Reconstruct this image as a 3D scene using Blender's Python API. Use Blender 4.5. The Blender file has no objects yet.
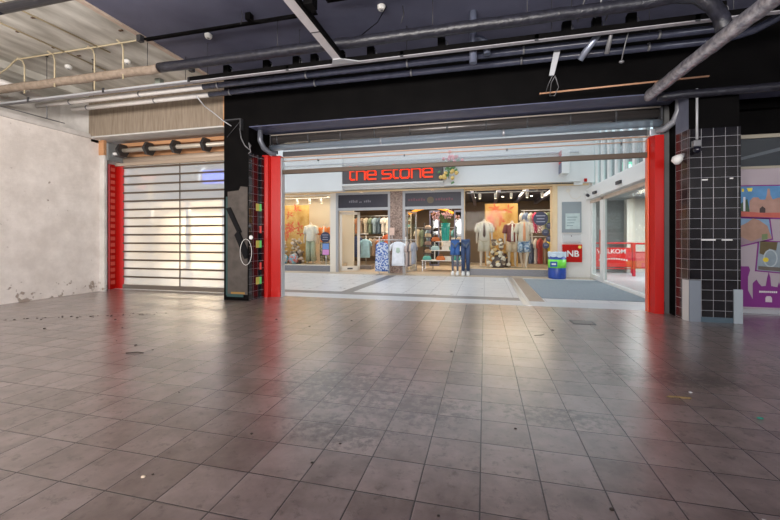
import bpy, bmesh, math, random
from mathutils import Vector, Matrix
R = random.Random(7)
ORD = ['first', 'second', 'third', 'fourth', 'fifth', 'sixth', 'seventh', 'eighth', 'ninth', 'tenth', 'eleventh', 'twelfth', 'thirteenth', 'fourteenth', 'fifteenth', 'sixteenth', 'seventeenth', 'eighteenth']
C = bpy.context.scene.collection
PI = math.pi
# ------------------------------------------------------------------ camera, sky, lights, exposure
cam = bpy.data.objects.new('camera', bpy.data.cameras.new('camera'))
C.objects.link(cam)
cam.location = (0, 0, 1.25)
cam.rotation_euler = (PI/2, 0, 0.245)
cam.data.sensor_width = 36
cam.data.lens = 377/780*36
cam.data.shift_y = -21.5/780
cam.data.clip_end = 200
bpy.context.scene.camera = cam
vs = bpy.context.scene.view_settings
vs.view_transform = 'Standard'; vs.look = 'None'; vs.gamma = 1; vs.exposure = 0.0
w = bpy.data.worlds.new('world'); bpy.context.scene.world = w; w.use_nodes = True
bg = w.node_tree.nodes['Background']
bg.inputs[0].default_value = (0.80, 0.90, 1.0, 1); bg.inputs[1].default_value = 1.75
def area(name, loc, rot, sx, sy, power, col):
    l = bpy.data.lights.new(name, 'AREA'); l.shape = 'RECTANGLE'; l.size = sx; l.size_y = sy
    l.energy = power; l.color = col
    o = bpy.data.objects.new(name, l); C.objects.link(o); o.location = loc; o.rotation_euler = rot
    return o
def spot(name, loc, target, power, col, angle=1.3, size=.05):
    l = bpy.data.lights.new(name, 'SPOT'); l.energy = power; l.color = col; l.spot_size = angle; l.spot_blend = .6
    l.shadow_soft_size = size
    o = bpy.data.objects.new(name, l); C.objects.link(o); o.location = loc
    o.rotation_euler = (Vector(target)-Vector(loc)).to_track_quat('-Z', 'Y').to_euler()
    return o
def point(name, loc, power, col, size=.15):
    l = bpy.data.lights.new(name, 'POINT'); l.energy = power; l.color = col; l.shadow_soft_size = size
    o = bpy.data.objects.new(name, l); C.objects.link(o); o.location = loc
# added fill lamps out of view, lifting the left wall, ceiling and poster
area('rear_fill_light', (-2.7, -3.9, 2.6), (math.radians(143), 0, math.radians(26)), 8.5, 2.6, 1900, (1.0, .93, .87))
area('rear_fill_light', (4.6, -3.9, 2.6), (math.radians(122), 0, math.radians(-4)), 3.0, 2.2, 360, (.93, .95, 1.0))
# shop lighting
WARM = (1.0, .80, .55)
for x in (-6.9, -4.3, -1.8, .8, 2.6):
    area('shop_ceiling_light', (x, 15.9, 3.05), (0, 0, 0), 1.7, 2.2, 95, (1.0, .83, .62))
area('shop_window_light', (-7.2, 13.95, 2.93), (0, 0, 0), 3.0, .7, 42, WARM)
area('shop_window_light', (.7, 13.95, 2.98), (0, 0, 0), 2.5, .5, 32, WARM)
for x in (-15, -12.6, -10.4):
    area('neighbour_shop_light', (x, 15.2, 2.7), (0, 0, 0), 1.8, 1.6, 260, (1.0, .84, .62))

# ------------------------------------------------------------------ materials
def M(name, col, rough=.5, metal=0, col2=None, nscale=6, contrast=1.0, bump=0, bscale=40, spec=.5, emit=None, es=0, stretch=None):
    m = bpy.data.materials.new(name); m.use_nodes = True
    nt = m.node_tree; b = nt.nodes['Principled BSDF']
    b.inputs['Base Color'].default_value = (*col, 1); b.inputs['Roughness'].default_value = rough
    b.inputs['Metallic'].default_value = metal; b.inputs['Specular IOR Level'].default_value = spec
    tc = nt.nodes.new('ShaderNodeTexCoord'); mp = nt.nodes.new('ShaderNodeMapping')
    nt.links.new(tc.outputs['Object'], mp.inputs[0])
    if stretch: mp.inputs['Scale'].default_value = stretch
    if col2:
        n = nt.nodes.new('ShaderNodeTexNoise'); n.inputs['Scale'].default_value = nscale; n.inputs['Detail'].default_value = 6
        r = nt.nodes.new('ShaderNodeValToRGB')
        r.color_ramp.elements[0].position = .5-.25/contrast; r.color_ramp.elements[1].position = .5+.25/contrast
        r.color_ramp.elements[0].color = (*col, 1); r.color_ramp.elements[1].color = (*col2, 1)
        nt.links.new(mp.outputs[0], n.inputs['Vector']); nt.links.new(n.outputs['Fac'], r.inputs[0])
        nt.links.new(r.outputs[0], b.inputs['Base Color'])
    if bump:
        n = nt.nodes.new('ShaderNodeTexNoise'); n.inputs['Scale'].default_value = bscale; n.inputs['Detail'].default_value = 4
        bp = nt.nodes.new('ShaderNodeBump'); bp.inputs['Strength'].default_value = bump; bp.inputs['Distance'].default_value = .01
        nt.links.new(mp.outputs[0], n.inputs['Vector']); nt.links.new(n.outputs['Fac'], bp.inputs['Height'])
        nt.links.new(bp.outputs[0], b.inputs['Normal'])
    if emit:
        b.inputs['Emission Color'].default_value = (*emit, 1); b.inputs['Emission Strength'].default_value = es
    return m
def N(nt, t, **k):
    n = nt.nodes.new(t)
    for a, v in k.items(): setattr(n, a, v)
    return n
def math_(nt, op, a, b=None, c=None):
    n = nt.nodes.new('ShaderNodeMath'); n.operation = op
    for i, v in enumerate((a, b, c)):
        if v is None: continue
        if isinstance(v, (int, float)): n.inputs[i].default_value = v
        else: nt.links.new(v, n.inputs[i])
    return n.outputs[0]
def mixc(nt, f, a, b):
    n = nt.nodes.new('ShaderNodeMix'); n.data_type = 'RGBA'
    if isinstance(f, (int, float)): n.inputs[0].default_value = f
    else: nt.links.new(f, n.inputs[0])
    for i, v in ((6, a), (7, b)):
        if isinstance(v, tuple): n.inputs[i].default_value = (*v, 1)
        else: nt.links.new(v, n.inputs[i])
    return n.outputs[2]
def tile_mat(name, axes, size, off, base, base2, grout, gw, rough, var=.1, stains=False, gbump=.6, coat=0):
    """square tiles in world axes (the object must sit at the origin)"""
    m = bpy.data.materials.new(name); m.use_nodes = True; nt = m.node_tree; L = nt.links
    b = nt.nodes['Principled BSDF']; b.inputs['Coat Weight'].default_value = coat; b.inputs['Coat Roughness'].default_value = .27; b.inputs['Coat IOR'].default_value = 1.85 if coat else 1.5
    geo = N(nt, 'ShaderNodeNewGeometry'); sp = N(nt, 'ShaderNodeSeparateXYZ'); L.new(geo.outputs['Position'], sp.inputs[0])
    u = math_(nt, 'DIVIDE', math_(nt, 'SUBTRACT', sp.outputs[axes[0]], off[0]), size[0])
    v = math_(nt, 'DIVIDE', math_(nt, 'SUBTRACT', sp.outputs[axes[1]], off[1]), size[1])
    def edge(t, s):
        fr = math_(nt, 'FRACT', t)
        d = math_(nt, 'MULTIPLY', math_(nt, 'MINIMUM', fr, math_(nt, 'SUBTRACT', 1.0, fr)), s)
        return d
    d = math_(nt, 'MINIMUM', edge(u, size[0]), edge(v, size[1]))
    g = math_(nt, 'LESS_THAN', d, gw)
    cb = N(nt, 'ShaderNodeCombineXYZ'); L.new(math_(nt, 'FLOOR', u), cb.inputs[0]); L.new(math_(nt, 'FLOOR', v), cb.inputs[1])
    wn = N(nt, 'ShaderNodeTexWhiteNoise'); wn.noise_dimensions = '2D'; L.new(cb.outputs[0], wn.inputs['Vector'])
    ns = N(nt, 'ShaderNodeTexNoise'); ns.inputs['Scale'].default_value = 5; ns.inputs['Detail'].default_value = 8; ns.inputs['Roughness'].default_value = .62
    off3 = N(nt, 'ShaderNodeVectorMath', operation='MULTIPLY_ADD'); L.new(wn.outputs['Color'], off3.inputs[0])
    off3.inputs[1].default_value = (3, 3, 3); L.new(geo.outputs['Position'], off3.inputs[2])
    L.new(off3.outputs[0], ns.inputs['Vector'])
    f = math_(nt, 'MULTIPLY_ADD', math_(nt, 'SUBTRACT', wn.outputs['Value'], .5), var, ns.outputs['Fac'])
    mr = N(nt, 'ShaderNodeMapRange'); L.new(f, mr.inputs[0]); mr.inputs[1].default_value = .3; mr.inputs[2].default_value = .7
    col = mixc(nt, mr.outputs[0], base, base2)
    roughv = math_(nt, 'MULTIPLY_ADD', ns.outputs['Fac'], .16, rough-.08)
    if stains:
        n2 = N(nt, 'ShaderNodeTexNoise'); n2.inputs['Scale'].default_value = 15.0; n2.inputs['Detail'].default_value = 9; n2.inputs['Roughness'].default_value = .72
        L.new(geo.outputs['Position'], n2.inputs['Vector'])
        n3 = N(nt, 'ShaderNodeTexNoise'); n3.inputs['Scale'].default_value = .8; n3.inputs['Detail'].default_value = 2
        L.new(geo.outputs['Position'], n3.inputs['Vector'])
        blob = None
        for (x, y, rx, ry) in ((-1.15, 3.0, .75, .5), (-.6, 2.75, .7, .35), (.5, 2.85, .5, .2), (1.6, 3.9, .9, .3), (-.9, 2.3, .5, .25), (3.3, 4.2, 1.2, .9)):
            dx = math_(nt, 'DIVIDE', math_(nt, 'SUBTRACT', sp.outputs[0], x), rx); dy = math_(nt, 'DIVIDE', math_(nt, 'SUBTRACT', sp.outputs[1], y), ry)
            e = math_(nt, 'MAXIMUM', math_(nt, 'SUBTRACT', 1.0, math_(nt, 'ADD', math_(nt, 'MULTIPLY', dx, dx), math_(nt, 'MULTIPLY', dy, dy))), 0.0)
            blob = e if blob is None else math_(nt, 'MAXIMUM', blob, e)
        k = math_(nt, 'ADD', n2.outputs['Fac'], math_(nt, 'MULTIPLY', blob, .17))
        k = math_(nt, 'ADD', k, math_(nt, 'MULTIPLY', math_(nt, 'SUBTRACT', n3.outputs['Fac'], .5), .15))
        mr2 = N(nt, 'ShaderNodeMapRange'); L.new(k, mr2.inputs[0]); mr2.inputs[1].default_value = .54; mr2.inputs[2].default_value = .70; mr2.inputs[4].default_value = .72
        col = mixc(nt, mr2.outputs[0], col, (.040, .024, .015))
        roughv = math_(nt, 'MULTIPLY_ADD', mr2.outputs[0], .08, roughv)
    col = mixc(nt, g, col, grout)
    L.new(col, b.inputs['Base Color']); L.new(math_(nt, 'MAXIMUM', roughv, math_(nt, 'MULTIPLY', g, .8)), b.inputs['Roughness'])
    bp = N(nt, 'ShaderNodeBump'); bp.inputs['Strength'].default_value = gbump; bp.inputs['Distance'].default_value = .004
    sm = N(nt, 'ShaderNodeMapRange'); L.new(d, sm.inputs[0]); sm.inputs[1].default_value = gw*.5; sm.inputs[2].default_value = gw*2.2
    hh = math_(nt, 'MULTIPLY_ADD', ns.outputs['Fac'], .25, sm.outputs[0])
    L.new(hh, bp.inputs['Height']); L.new(bp.outputs[0], b.inputs['Normal'])
    return m
def glass(name, tint=(.96, .98, .98), refl=.5):
    m = bpy.data.materials.new(name); m.use_nodes = True; nt = m.node_tree; nt.nodes.clear()
    o = N(nt, 'ShaderNodeOutputMaterial'); mx = N(nt, 'ShaderNodeMixShader'); t = N(nt, 'ShaderNodeBsdfTransparent'); g = N(nt, 'ShaderNodeBsdfGlossy')
    t.inputs[0].default_value = (*tint, 1); g.inputs['Roughness'].default_value = .02
    fr = N(nt, 'ShaderNodeFresnel'); fr.inputs[0].default_value = 1.45
    nt.links.new(math_(nt, 'MULTIPLY', fr.outputs[0], refl), mx.inputs[0]); nt.links.new(t.outputs[0], mx.inputs[1]); nt.links.new(g.outputs[0], mx.inputs[2])
    nt.links.new(mx.outputs[0], o.inputs[0]); return m
def hazy(name, col, clear, rough=.15):
    m = bpy.data.materials.new(name); m.use_nodes = True; nt = m.node_tree; nt.nodes.clear()
    o = N(nt, 'ShaderNodeOutputMaterial'); mx = N(nt, 'ShaderNodeMixShader'); t = N(nt, 'ShaderNodeBsdfTransparent'); g = N(nt, 'ShaderNodeBsdfTranslucent')
    t.inputs[0].default_value = (.97, .97, .97, 1); g.inputs[0].default_value = (*col, 1)
    mx.inputs[0].default_value = 1-clear
    nt.links.new(t.outputs[0], mx.inputs[1]); nt.links.new(g.outputs[0], mx.inputs[2])
    m2 = N(nt, 'ShaderNodeMixShader'); gl = N(nt, 'ShaderNodeBsdfGlossy'); gl.inputs['Roughness'].default_value = rough
    fr = N(nt, 'ShaderNodeFresnel'); fr.inputs[0].default_value = 1.4
    nt.links.new(math_(nt, 'MULTIPLY', fr.outputs[0], .6), m2.inputs[0]); nt.links.new(mx.outputs[0], m2.inputs[1]); nt.links.new(gl.outputs[0], m2.inputs[2])
    nt.links.new(m2.outputs[0], o.inputs[0]); return m
def wall_mat(name, base, base2, brick=True, axes=(1, 2)):
    m = bpy.data.materials.new(name); m.use_nodes = True; nt = m.node_tree; L = nt.links; b = nt.nodes['Principled BSDF']
    geo = N(nt, 'ShaderNodeNewGeometry'); sp = N(nt, 'ShaderNodeSeparateXYZ'); L.new(geo.outputs['Position'], sp.inputs[0])
    cb = N(nt, 'ShaderNodeCombineXYZ'); L.new(sp.outputs[axes[0]], cb.inputs[0]); L.new(sp.outputs[axes[1]], cb.inputs[1])
    n = N(nt, 'ShaderNodeTexNoise'); n.inputs['Scale'].default_value = 2.2; n.inputs['Detail'].default_value = 8; n.inputs['Roughness'].default_value = .65
    L.new(geo.outputs['Position'], n.inputs['Vector'])
    mr = N(nt, 'ShaderNodeMapRange'); L.new(n.outputs['Fac'], mr.inputs[0]); mr.inputs[1].default_value = .38; mr.inputs[2].default_value = .68
    col = mixc(nt, mr.outputs[0], base, base2)
    # chipped paint low on the wall
    n2 = N(nt, 'ShaderNodeTexNoise'); n2.inputs['Scale'].default_value = 9; n2.inputs['Detail'].default_value = 5; L.new(geo.outputs['Position'], n2.inputs['Vector'])
    low = N(nt, 'ShaderNodeMapRange'); L.new(sp.outputs[2], low.inputs[0]); low.inputs[1].default_value = 0; low.inputs[2].default_value = .5; low.inputs[3].default_value = .16; low.inputs[4].default_value = 0
    k = math_(nt, 'ADD', n2.outputs['Fac'], low.outputs[0])
    mr2 = N(nt, 'ShaderNodeMapRange'); L.new(k, mr2.inputs[0]); mr2.inputs[1].default_value = .70; mr2.inputs[2].default_value = .76; mr2.inputs[4].default_value = .7
    col = mixc(nt, mr2.outputs[0], col, (.22, .15, .10))
    L.new(col, b.inputs['Base Color']); b.inputs['Roughness'].default_value = .85
    bp = N(nt, 'ShaderNodeBump'); bp.inputs['Strength'].default_value = .5; bp.inputs['Distance'].default_value = .006
    if brick:
        br = N(nt, 'ShaderNodeTexBrick'); br.inputs['Scale'].default_value = 1; br.inputs['Brick Width'].default_value = .22; br.inputs['Row Height'].default_value = .075
        br.inputs['Mortar Size'].default_value = .006; br.inputs['Mortar Smooth'].default_value = .6
        L.new(cb.outputs[0], br.inputs['Vector'])
        L.new(math_(nt, 'ADD', math_(nt, 'MULTIPLY', br.outputs['Fac'], -.6), n2.outputs['Fac']), bp.inputs['Height'])
    else: L.new(n2.outputs['Fac'], bp.inputs['Height'])
    L.new(bp.outputs[0], b.inputs['Normal']); return m

FLOOR = tile_mat('floor_tiles', (0, 1), (.3004, .3004), (-.02, 2.071), (.135, .094, .078), (.285, .217, .192), (.035, .026, .022), .0035, .33, .22, True, coat=1.0)
MALL = tile_mat('mall_paving', (0, 1), (.6, .6), (.0, .2), (.56, .56, .57), (.68, .68, .68), (.40, .40, .41), .004, .30, .15, False, .3)
DARKT = M('dark_paving', (.16, .16, .17), .35, col2=(.22, .22, .23))
BROWNP = M('brown_paving', (.26, .19, .15), .4, col2=(.33, .26, .2))
MATT = M('ribbed_mat', (.20, .24, .28), .8, col2=(.27, .31, .34), nscale=60, bump=.4, bscale=90, stretch=(1, .1, 1))
SHOPF = M('shop_floor', (.50, .40, .30), .35, col2=(.58, .47, .36), nscale=3)
WHITEBR = wall_mat('white_painted_brick', (.72, .66, .61), (.90, .84, .79))
CREAM = wall_mat('white_plaster', (.55, .52, .49), (.70, .67, .64), False)
CONC = M('concrete_slab', (.40, .38, .33), .9, col2=(.80, .78, .72), nscale=2.4, contrast=1.3, bump=.4, bscale=14, stretch=(1.6, .5, 1))
CONCB = M('board_marked_concrete', (.20, .155, .11), .9, col2=(.32, .26, .20), nscale=5, bump=.5, bscale=20, stretch=(5, 5, .5))
SOFF = M('lit_concrete_soffit', (.5, .49, .47), .8, col2=(.62, .6, .57))  # lit underside of the concrete beam, its brightness put into a paler colour
BLKC = M('blue_black_ceiling_paint', (.085, .09, .145), .6, col2=(.15, .155, .225), nscale=1.2, bump=.3, bscale=12)
BLK = M('black_paint', (.002, .0018, .002), .6, col2=(.0045, .004, .004), nscale=3, spec=.06)
BLKG = M('slate_highlight_gloss', (.10, .11, .19), .30, col2=(.14, .15, .24))  # black soffit's bluish highlight put into this slate; plain slate elsewhere
WOOD = M('orange_timber', (.45, .22, .10), .6, col2=(.60, .33, .17), nscale=4, stretch=(.3, 4, 4))
WOODP = M('pale_timber', (.55, .42, .33), .6, col2=(.68, .56, .46), nscale=5)
RED = M('red_lacquer', (.50, .007, .004), .32, spec=.3)
REDB = M('red_barrier_paint', (.70, .03, .025), .4)
TUBE = M('pale_steel_tube', (.52, .46, .38), .4, .3)
ALU = M('aluminium', (.62, .64, .67), .3, .8)
SILV = M('brushed_silver', (.50, .56, .64), .25, .85, col2=(.62, .68, .75), nscale=3, stretch=(.3, 1, 1))
BRONZE = M('bronze_slat', (.10, .07, .048), .5, .2)
COPPER = M('copper_rail', (.42, .25, .16), .4, .4)
GREY = M('grey_metal', (.22, .22, .23), .5, .3)
DGREY = M('dark_grey_metal', (.055, .055, .06), .45, .3)
LGREY = M('light_grey_metal', (.50, .51, .53), .45, .2)
WHITE = M('white_paint', (.80, .79, .76), .5)
FASC = M('white_fascia', (.74, .74, .72), .45, col2=(.80, .80, .78), nscale=1)
CREAMF = M('cream_render', (.76, .70, .60), .6, col2=(.82, .76, .66), nscale=1)
PIPEB = M('black_wrapped_pipe', (.010, .010, .014), .36, col2=(.028, .028, .04), nscale=14, bump=.8, bscale=22)
PIPET = M('tan_wrapped_pipe', (.20, .15, .11), .7, col2=(.34, .27, .21), nscale=14, bump=.8, bscale=22)
PIPEW = M('white_pipe', (.62, .58, .55), .5, col2=(.72, .69, .66), nscale=8)
PIPEK = M('blue_black_pipe', (.035, .04, .065), .25, col2=(.06, .065, .10), nscale=10)
DUCT = M('foil_wrapped_duct', (.28, .27, .31), .30, .6, col2=(.66, .63, .66), nscale=16, contrast=1.6, bump=1.0, bscale=30)
TRAY = M('pale_tray', (.40, .39, .42), .5, col2=(.52, .50, .53), nscale=10)
CONDY = M('yellowed_conduit', (.50, .42, .27), .5)
BTILE = tile_mat('black_wall_tiles', (0, 2), (.153, .153), (3.01, .02), (.006, .006, .008), (.014, .012, .014), (.36, .36, .38), .0024, .13, .1, False, .5)
BTILES = tile_mat('brown_wall_tiles', (1, 2), (.153, .153), (6.64, .02), (.030, .012, .012), (.045, .018, .016), (.36, .36, .38), .0024, .13, .1, False, .5)
BTILEP = tile_mat('black_reveal_tiles', (1, 2), (.153, .153), (6.64, .02), (.006, .006, .008), (.014, .012, .014), (.22, .22, .24), .002, .09, .1, False, .5)
GLASS = glass('window_glass', refl=.1)
GLASSD = glass('tinted_glass', (.88, .93, .93), .15)
HAZE = hazy('translucent_polycarbonate', (.96, .94, .90), .60)
CLEARP = hazy('clear_polycarbonate', (.85, .9, .92), .80)
ROLLP = hazy('rolled_polycarbonate', (.35, .34, .33), .25)
TUBEP = hazy('milky_blue_tube', (.75, .85, .97), .35)
GOLDC = M('warm_lit_cream_frame', (.76, .56, .32), .5, col2=(.80, .61, .37))  # cream frame with the warm shop light put into its colour
DALU = M('door_aluminium', (.40, .40, .41), .5, .1)
def E(name, col, s): return M(name, col, .6, emit=col, es=s)
NAVY = M('navy_sticker', (.035, .04, .085), .4)
cache = {}
def K(col, rough=.7):
    key = (tuple(round(c, 3) for c in col), rough)
    if key not in cache: cache[key] = M('dye', col, rough, col2=tuple(min(1, c*1.25+.01) for c in col), nscale=9)
    return cache[key]

# ------------------------------------------------------------------ helpers
class MB:
    def __init__(s): s.b = bmesh.new()
    def box(s, x0, x1, y0, y1, z0, z1, bev=0):
        vs_ = [s.b.verts.new(p) for p in [(x0,y0,z0),(x1,y0,z0),(x1,y1,z0),(x0,y1,z0),(x0,y0,z1),(x1,y0,z1),(x1,y1,z1),(x0,y1,z1)]]
        fs = [s.b.faces.new([vs_[i] for i in q]) for q in ((0,3,2,1),(4,5,6,7),(0,1,5,4),(1,2,6,5),(2,3,7,6),(3,0,4,7))]
        if bev:
            es = list({e for f in fs for e in f.edges})
            bmesh.ops.bevel(s.b, geom=es, offset=bev, segments=2, affect='EDGES', profile=.5)
        return s
    def loft(s, rings, seg=14, caps=True):
        """rings: (x,y,z,rx,ry) horizontal ellipses"""
        prev = None; first = None
        for (x, y, z, rx, ry) in rings:
            r = [s.b.verts.new((x+rx*math.cos(2*PI*k/seg), y+ry*math.sin(2*PI*k/seg), z)) for k in range(seg)]
            if prev:
                for k in range(seg): s.b.faces.new((prev[k], prev[(k+1) % seg], r[(k+1) % seg], r[k])).smooth = True
            else: first = r
            prev = r
        if caps: s.b.faces.new(first[::-1]); s.b.faces.new(prev)
        return s
    def tube(s, pts, rad, seg=10, caps=True, smooth=True, ell=1.0):
        pts = [Vector(p) for p in pts]
        if not isinstance(rad, (list, tuple)): rad = [rad]*len(pts)
        n = None; prev = None; first = None
        for i, p in enumerate(pts):
            a = pts[max(0, i-1)]; c = pts[min(len(pts)-1, i+1)]; t = (c-a)
            if t.length < 1e-9: t = Vector((0, 0, 1))
            t.normalize()
            if n is None:
                n = t.cross(Vector((0, 0, 1)))
                if n.length < 1e-3: n = t.cross(Vector((0, 1, 0)))
                n.normalize()
            else:
                n = n - t*n.dot(t)
                n.normalize()
            bb = t.cross(n)
            r = [s.b.verts.new(p + (n*math.cos(2*PI*k/seg) + bb*math.sin(2*PI*k/seg)*ell)*rad[i]) for k in range(seg)]
            if prev:
                for k in range(seg): s.b.faces.new((prev[k], prev[(k+1) % seg], r[(k+1) % seg], r[k])).smooth = smooth
            else: first = r
            prev = r
        if caps: s.b.faces.new(first[::-1]); s.b.faces.new(prev)
        return s
    def prism(s, poly, a0, a1, plane='xz'):
        """polygon extruded along the missing axis"""
        def P(u, v, d): return {'xz': (u, d, v), 'yz': (d, u, v), 'xy': (u, v, d)}[plane]
        A = [s.b.verts.new(P(u, v, a0)) for u, v in poly]; B = [s.b.verts.new(P(u, v, a1)) for u, v in poly]
        n = len(poly); s.b.faces.new(A); s.b.faces.new(B[::-1])
        for i in range(n): s.b.faces.new((A[i], B[i], B[(i+1) % n], A[(i+1) % n]))
        return s
    def ball(s, c, r, sc=(1, 1, 1), sub=2):
        ret = bmesh.ops.create_icosphere(s.b, subdivisions=sub, radius=r)
        for v in ret['verts']: v.co = Vector((v.co.x*sc[0], v.co.y*sc[1], v.co.z*sc[2])) + Vector(c)
        for v in ret['verts']:
            for f in v.link_faces: f.smooth = True
        return s
    def strokes(s, lines, t, y0, y1):
        """flat lettering strokes in the xz plane"""
        for ln in lines:
            for (a, b) in zip(ln[:-1], ln[1:]):
                a = Vector((a[0], 0, a[1])); b = Vector((b[0], 0, b[1])); d = (b-a).normalized(); n = Vector((-d.z, 0, d.x))*t/2
                a2 = a - d*t/2; b2 = b + d*t/2
                q = [a2+n, a2-n, b2-n, b2+n]
                s.prism([(p.x, p.z) for p in q], y0, y1)
        return s
    def build(s, name, mat, parent=None, kind=None):
        bmesh.ops.recalc_face_normals(s.b, faces=s.b.faces)
        me = bpy.data.meshes.new(name); s.b.to_mesh(me); s.b.free()
        if mat: me.materials.append(mat)
        o = bpy.data.objects.new(name, me); C.objects.link(o); o.parent = parent
        if kind: o['kind'] = kind
        return o
WORLD = []
def thing(name, label, cat, group=None, loc=None, rz=0):
    o = bpy.data.objects.new(name, None); C.objects.link(o); o.empty_display_size = .1
    o['label'] = label; o['category'] = cat
    if group: o['group'] = group
    if loc is None: WORLD.append(o)
    else: o.location = loc; o.rotation_euler = (0, 0, rz)
    return o
def one(o, label, cat, group=None):
    """a thing made of one mesh, built in world coordinates"""
    o['label'] = label; o['category'] = cat
    if group: o['group'] = group
    WORLD.append(o); return o
def kids(o): return [c for c in CH.get(o.name, [])]
def struct(o): o['kind'] = 'structure'; return o
def copy_tree(o, parent=None):
    c = o.copy(); C.objects.link(c)
    if parent: c.parent = parent
    for ch in [x for x in list(C.objects) if x.parent == o]: copy_tree(ch, c)
    return c
def text_mesh(txt, size, x, y, z, rz=0, ext=.004, bold=0):
    cu = bpy.data.curves.new('t', 'FONT'); cu.body = txt; cu.size = size; cu.extrude = ext; cu.align_x = 'CENTER'; cu.align_y = 'CENTER'; cu.offset = bold
    o = bpy.data.objects.new('t', cu); C.objects.link(o)
    bpy.context.view_layer.update()
    me = bpy.data.meshes.new_from_object(o.evaluated_get(bpy.context.evaluated_depsgraph_get()))
    mt = Matrix.Translation((x, y, z)) @ Matrix.Rotation(rz, 4, 'Z') @ Matrix.Rotation(PI/2, 4, 'X')
    me.transform(mt); bpy.data.objects.remove(o); bpy.data.curves.remove(cu)
    b = MB(); b.b.from_mesh(me); bpy.data.meshes.remove(me)
    return b

# ================================================================== THE SETTING
struct(MB().box(-10, 8, -4, 7.42, -.12, 0).build('floor', FLOOR))
struct(MB().box(-18, 3.36, 7.42, 20, -.12, 0).build('mall_floor', MALL))
struct(MB().box(3.36, 12, 7.42, 20, -.12, 0).build('mall_floor', MALL))
struct(MB().box(-9.05, -8.85, -4, 7.03, 0, 3.58).build('wall_left', WHITEBR))
struct(MB().box(-10.0, -9.8, -4, 7.42, 3.5, 4.65).box(-9.8, -9.05, -4, 7.42, 3.40, 3.56).build('wall_left_upper', CREAM))
struct(MB().box(-10, -9.0, 7.3, 7.6, 0, 3.6).build('wall_left_return', CREAM))
struct(MB().box(-9.05, -8.78, -4, 7.0, 3.56, 3.62).box(-9.05, -8.80, -4, 6.9, 3.62, 3.66).build('trim_1', CREAM))
struct(MB().box(-8.87, -8.70, 7.0, 7.05, 0, 3.22).build('pilaster', CREAM))
struct(MB().box(-8.90, -8.70, 6.98, 7.05, 3.22, 3.57).build('pilaster_packing', WOOD))
struct(MB().box(-10, -5.54, -4, 7.5, 4.65, 4.85).build('ceiling', CONC))
struct(MB().box(-5.54, 8, -4, 7.5, 4.63, 4.85).build('ceiling', BLKC))
struct(MB().box(-5.58, -5.50, -4, 6.75, 4.60, 4.65).build('trim_2', WOODP))
struct(MB().box(-8.85, -5.15, 6.75, 7.15, 3.60, 4.65).build('concrete_beam', CONCB))
struct(MB().box(-8.85, -5.15, 6.76, 7.15, 3.57, 3.60).build('concrete_beam_soffit', SOFF))
struct(MB().box(-5.22, -5.15, 6.70, 6.75, 3.57, 4.3).build('trim_3', WOOD))
struct(MB().box(-9.9, -5.15, 7.15, 7.6, 3.62, 4.65).box(-9.9, -8.85, 6.8, 7.15, 3.5, 4.65).build('wall_front_left', CREAM))
hd = MB()
hd.box(-8.7, -5.15, 7.55, 7.62, 3.10, 3.62).box(-8.7, -5.15, 7.36, 7.40, 3.49, 3.57)
struct(hd.build('timber_header', WOOD))
struct(MB().box(-5.15, 8, 6.64, 7.25, 3.50, 4.64).build('ceiling_beam', BLK))
struct(MB().box(-5.15, 8, 6.66, 7.25, 3.485, 3.50).build('ceiling_beam_soffit', BLKG))  # black underside, bluish highlight band painted into its colour
struct(MB().box(-4.58, 8, 7.5, 7.75, 3.40, 5.2).build('wall_front', BLK))
struct(MB().box(-18, -4.58, 7.62, 7.75, 3.40, 5.2).build('wall_front', BLK))
struct(MB().box(7.8, 8, -4, 7.5, 0, 4.65).build('wall_right', CREAM))
bw = MB(); bw.box(-9.3, 8, -4.15, -4, 0, 1.2).box(-9.3, 8, -4.15, -4, 4.0, 4.65).box(-9.3, -7.5, -4.15, -4, 1.2, 4).box(2, 8, -4.15, -4, 1.2, 4)
struct(bw.build('wall_back', CREAM))
# black painted pillar
p = struct(MB().box(-5.15, -4.58, 6.64, 7.42, 0, 3.50).build('pillar', BLK))
BARE = M('bare_grey_concrete', (.055, .045, .038), .7, col2=(.10, .082, .07), nscale=7, bump=.3, bscale=25)
MB().prism([(-5.06, .12), (-4.60, .12), (-4.60, 2.28), (-4.76, 2.30), (-4.80, 2.22), (-5.06, 2.20)], 6.632, 6.64).build('bare_patch', BARE, p)
TEAL = M('teal_paint_smear', (.02, .06, .06), .6)
MB().box(-5.10, -5.06, 6.630, 6.64, .10, 2.1).box(-5.08, -4.70, 6.629, 6.64, .07, .13).build('paint_edge', TEAL, p)
MB().box(-4.98, -4.66, 6.627, 6.64, .13, .17).build('paint_edge', M('ochre_paint', (.30, .17, .04), .7), p)
t = MB().box(-4.582, -4.572, 6.645, 7.02, 0, 2.98).build('reveal_tiles', BTILEP, p)
q = MB().box(-4.572, -4.53, 7.02, 7.10, 0, 2.98)
struct(q.build('tiled_jamb', BTILE))
cols = {'green': (.10, .50, .14), 'red': (.60, .07, .06)}
for z0, c in ((1.825, 'green'), (1.365, 'red'), (1.06, 'green'), (.60, 'red'), (.30, 'green')):
    MB().box(-4.570, -4.532, 7.008, 7.02, z0, z0+.148).build('coloured_tile', K(cols[c], .2), p)
YEL = K((.55, .50, .12), .2)
for z0 in (1.825, 1.06, .30):
    MB().box(-4.572, -4.566, 6.88, 7.00, z0, z0+.148).build('coloured_tile', YEL, p)
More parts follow.
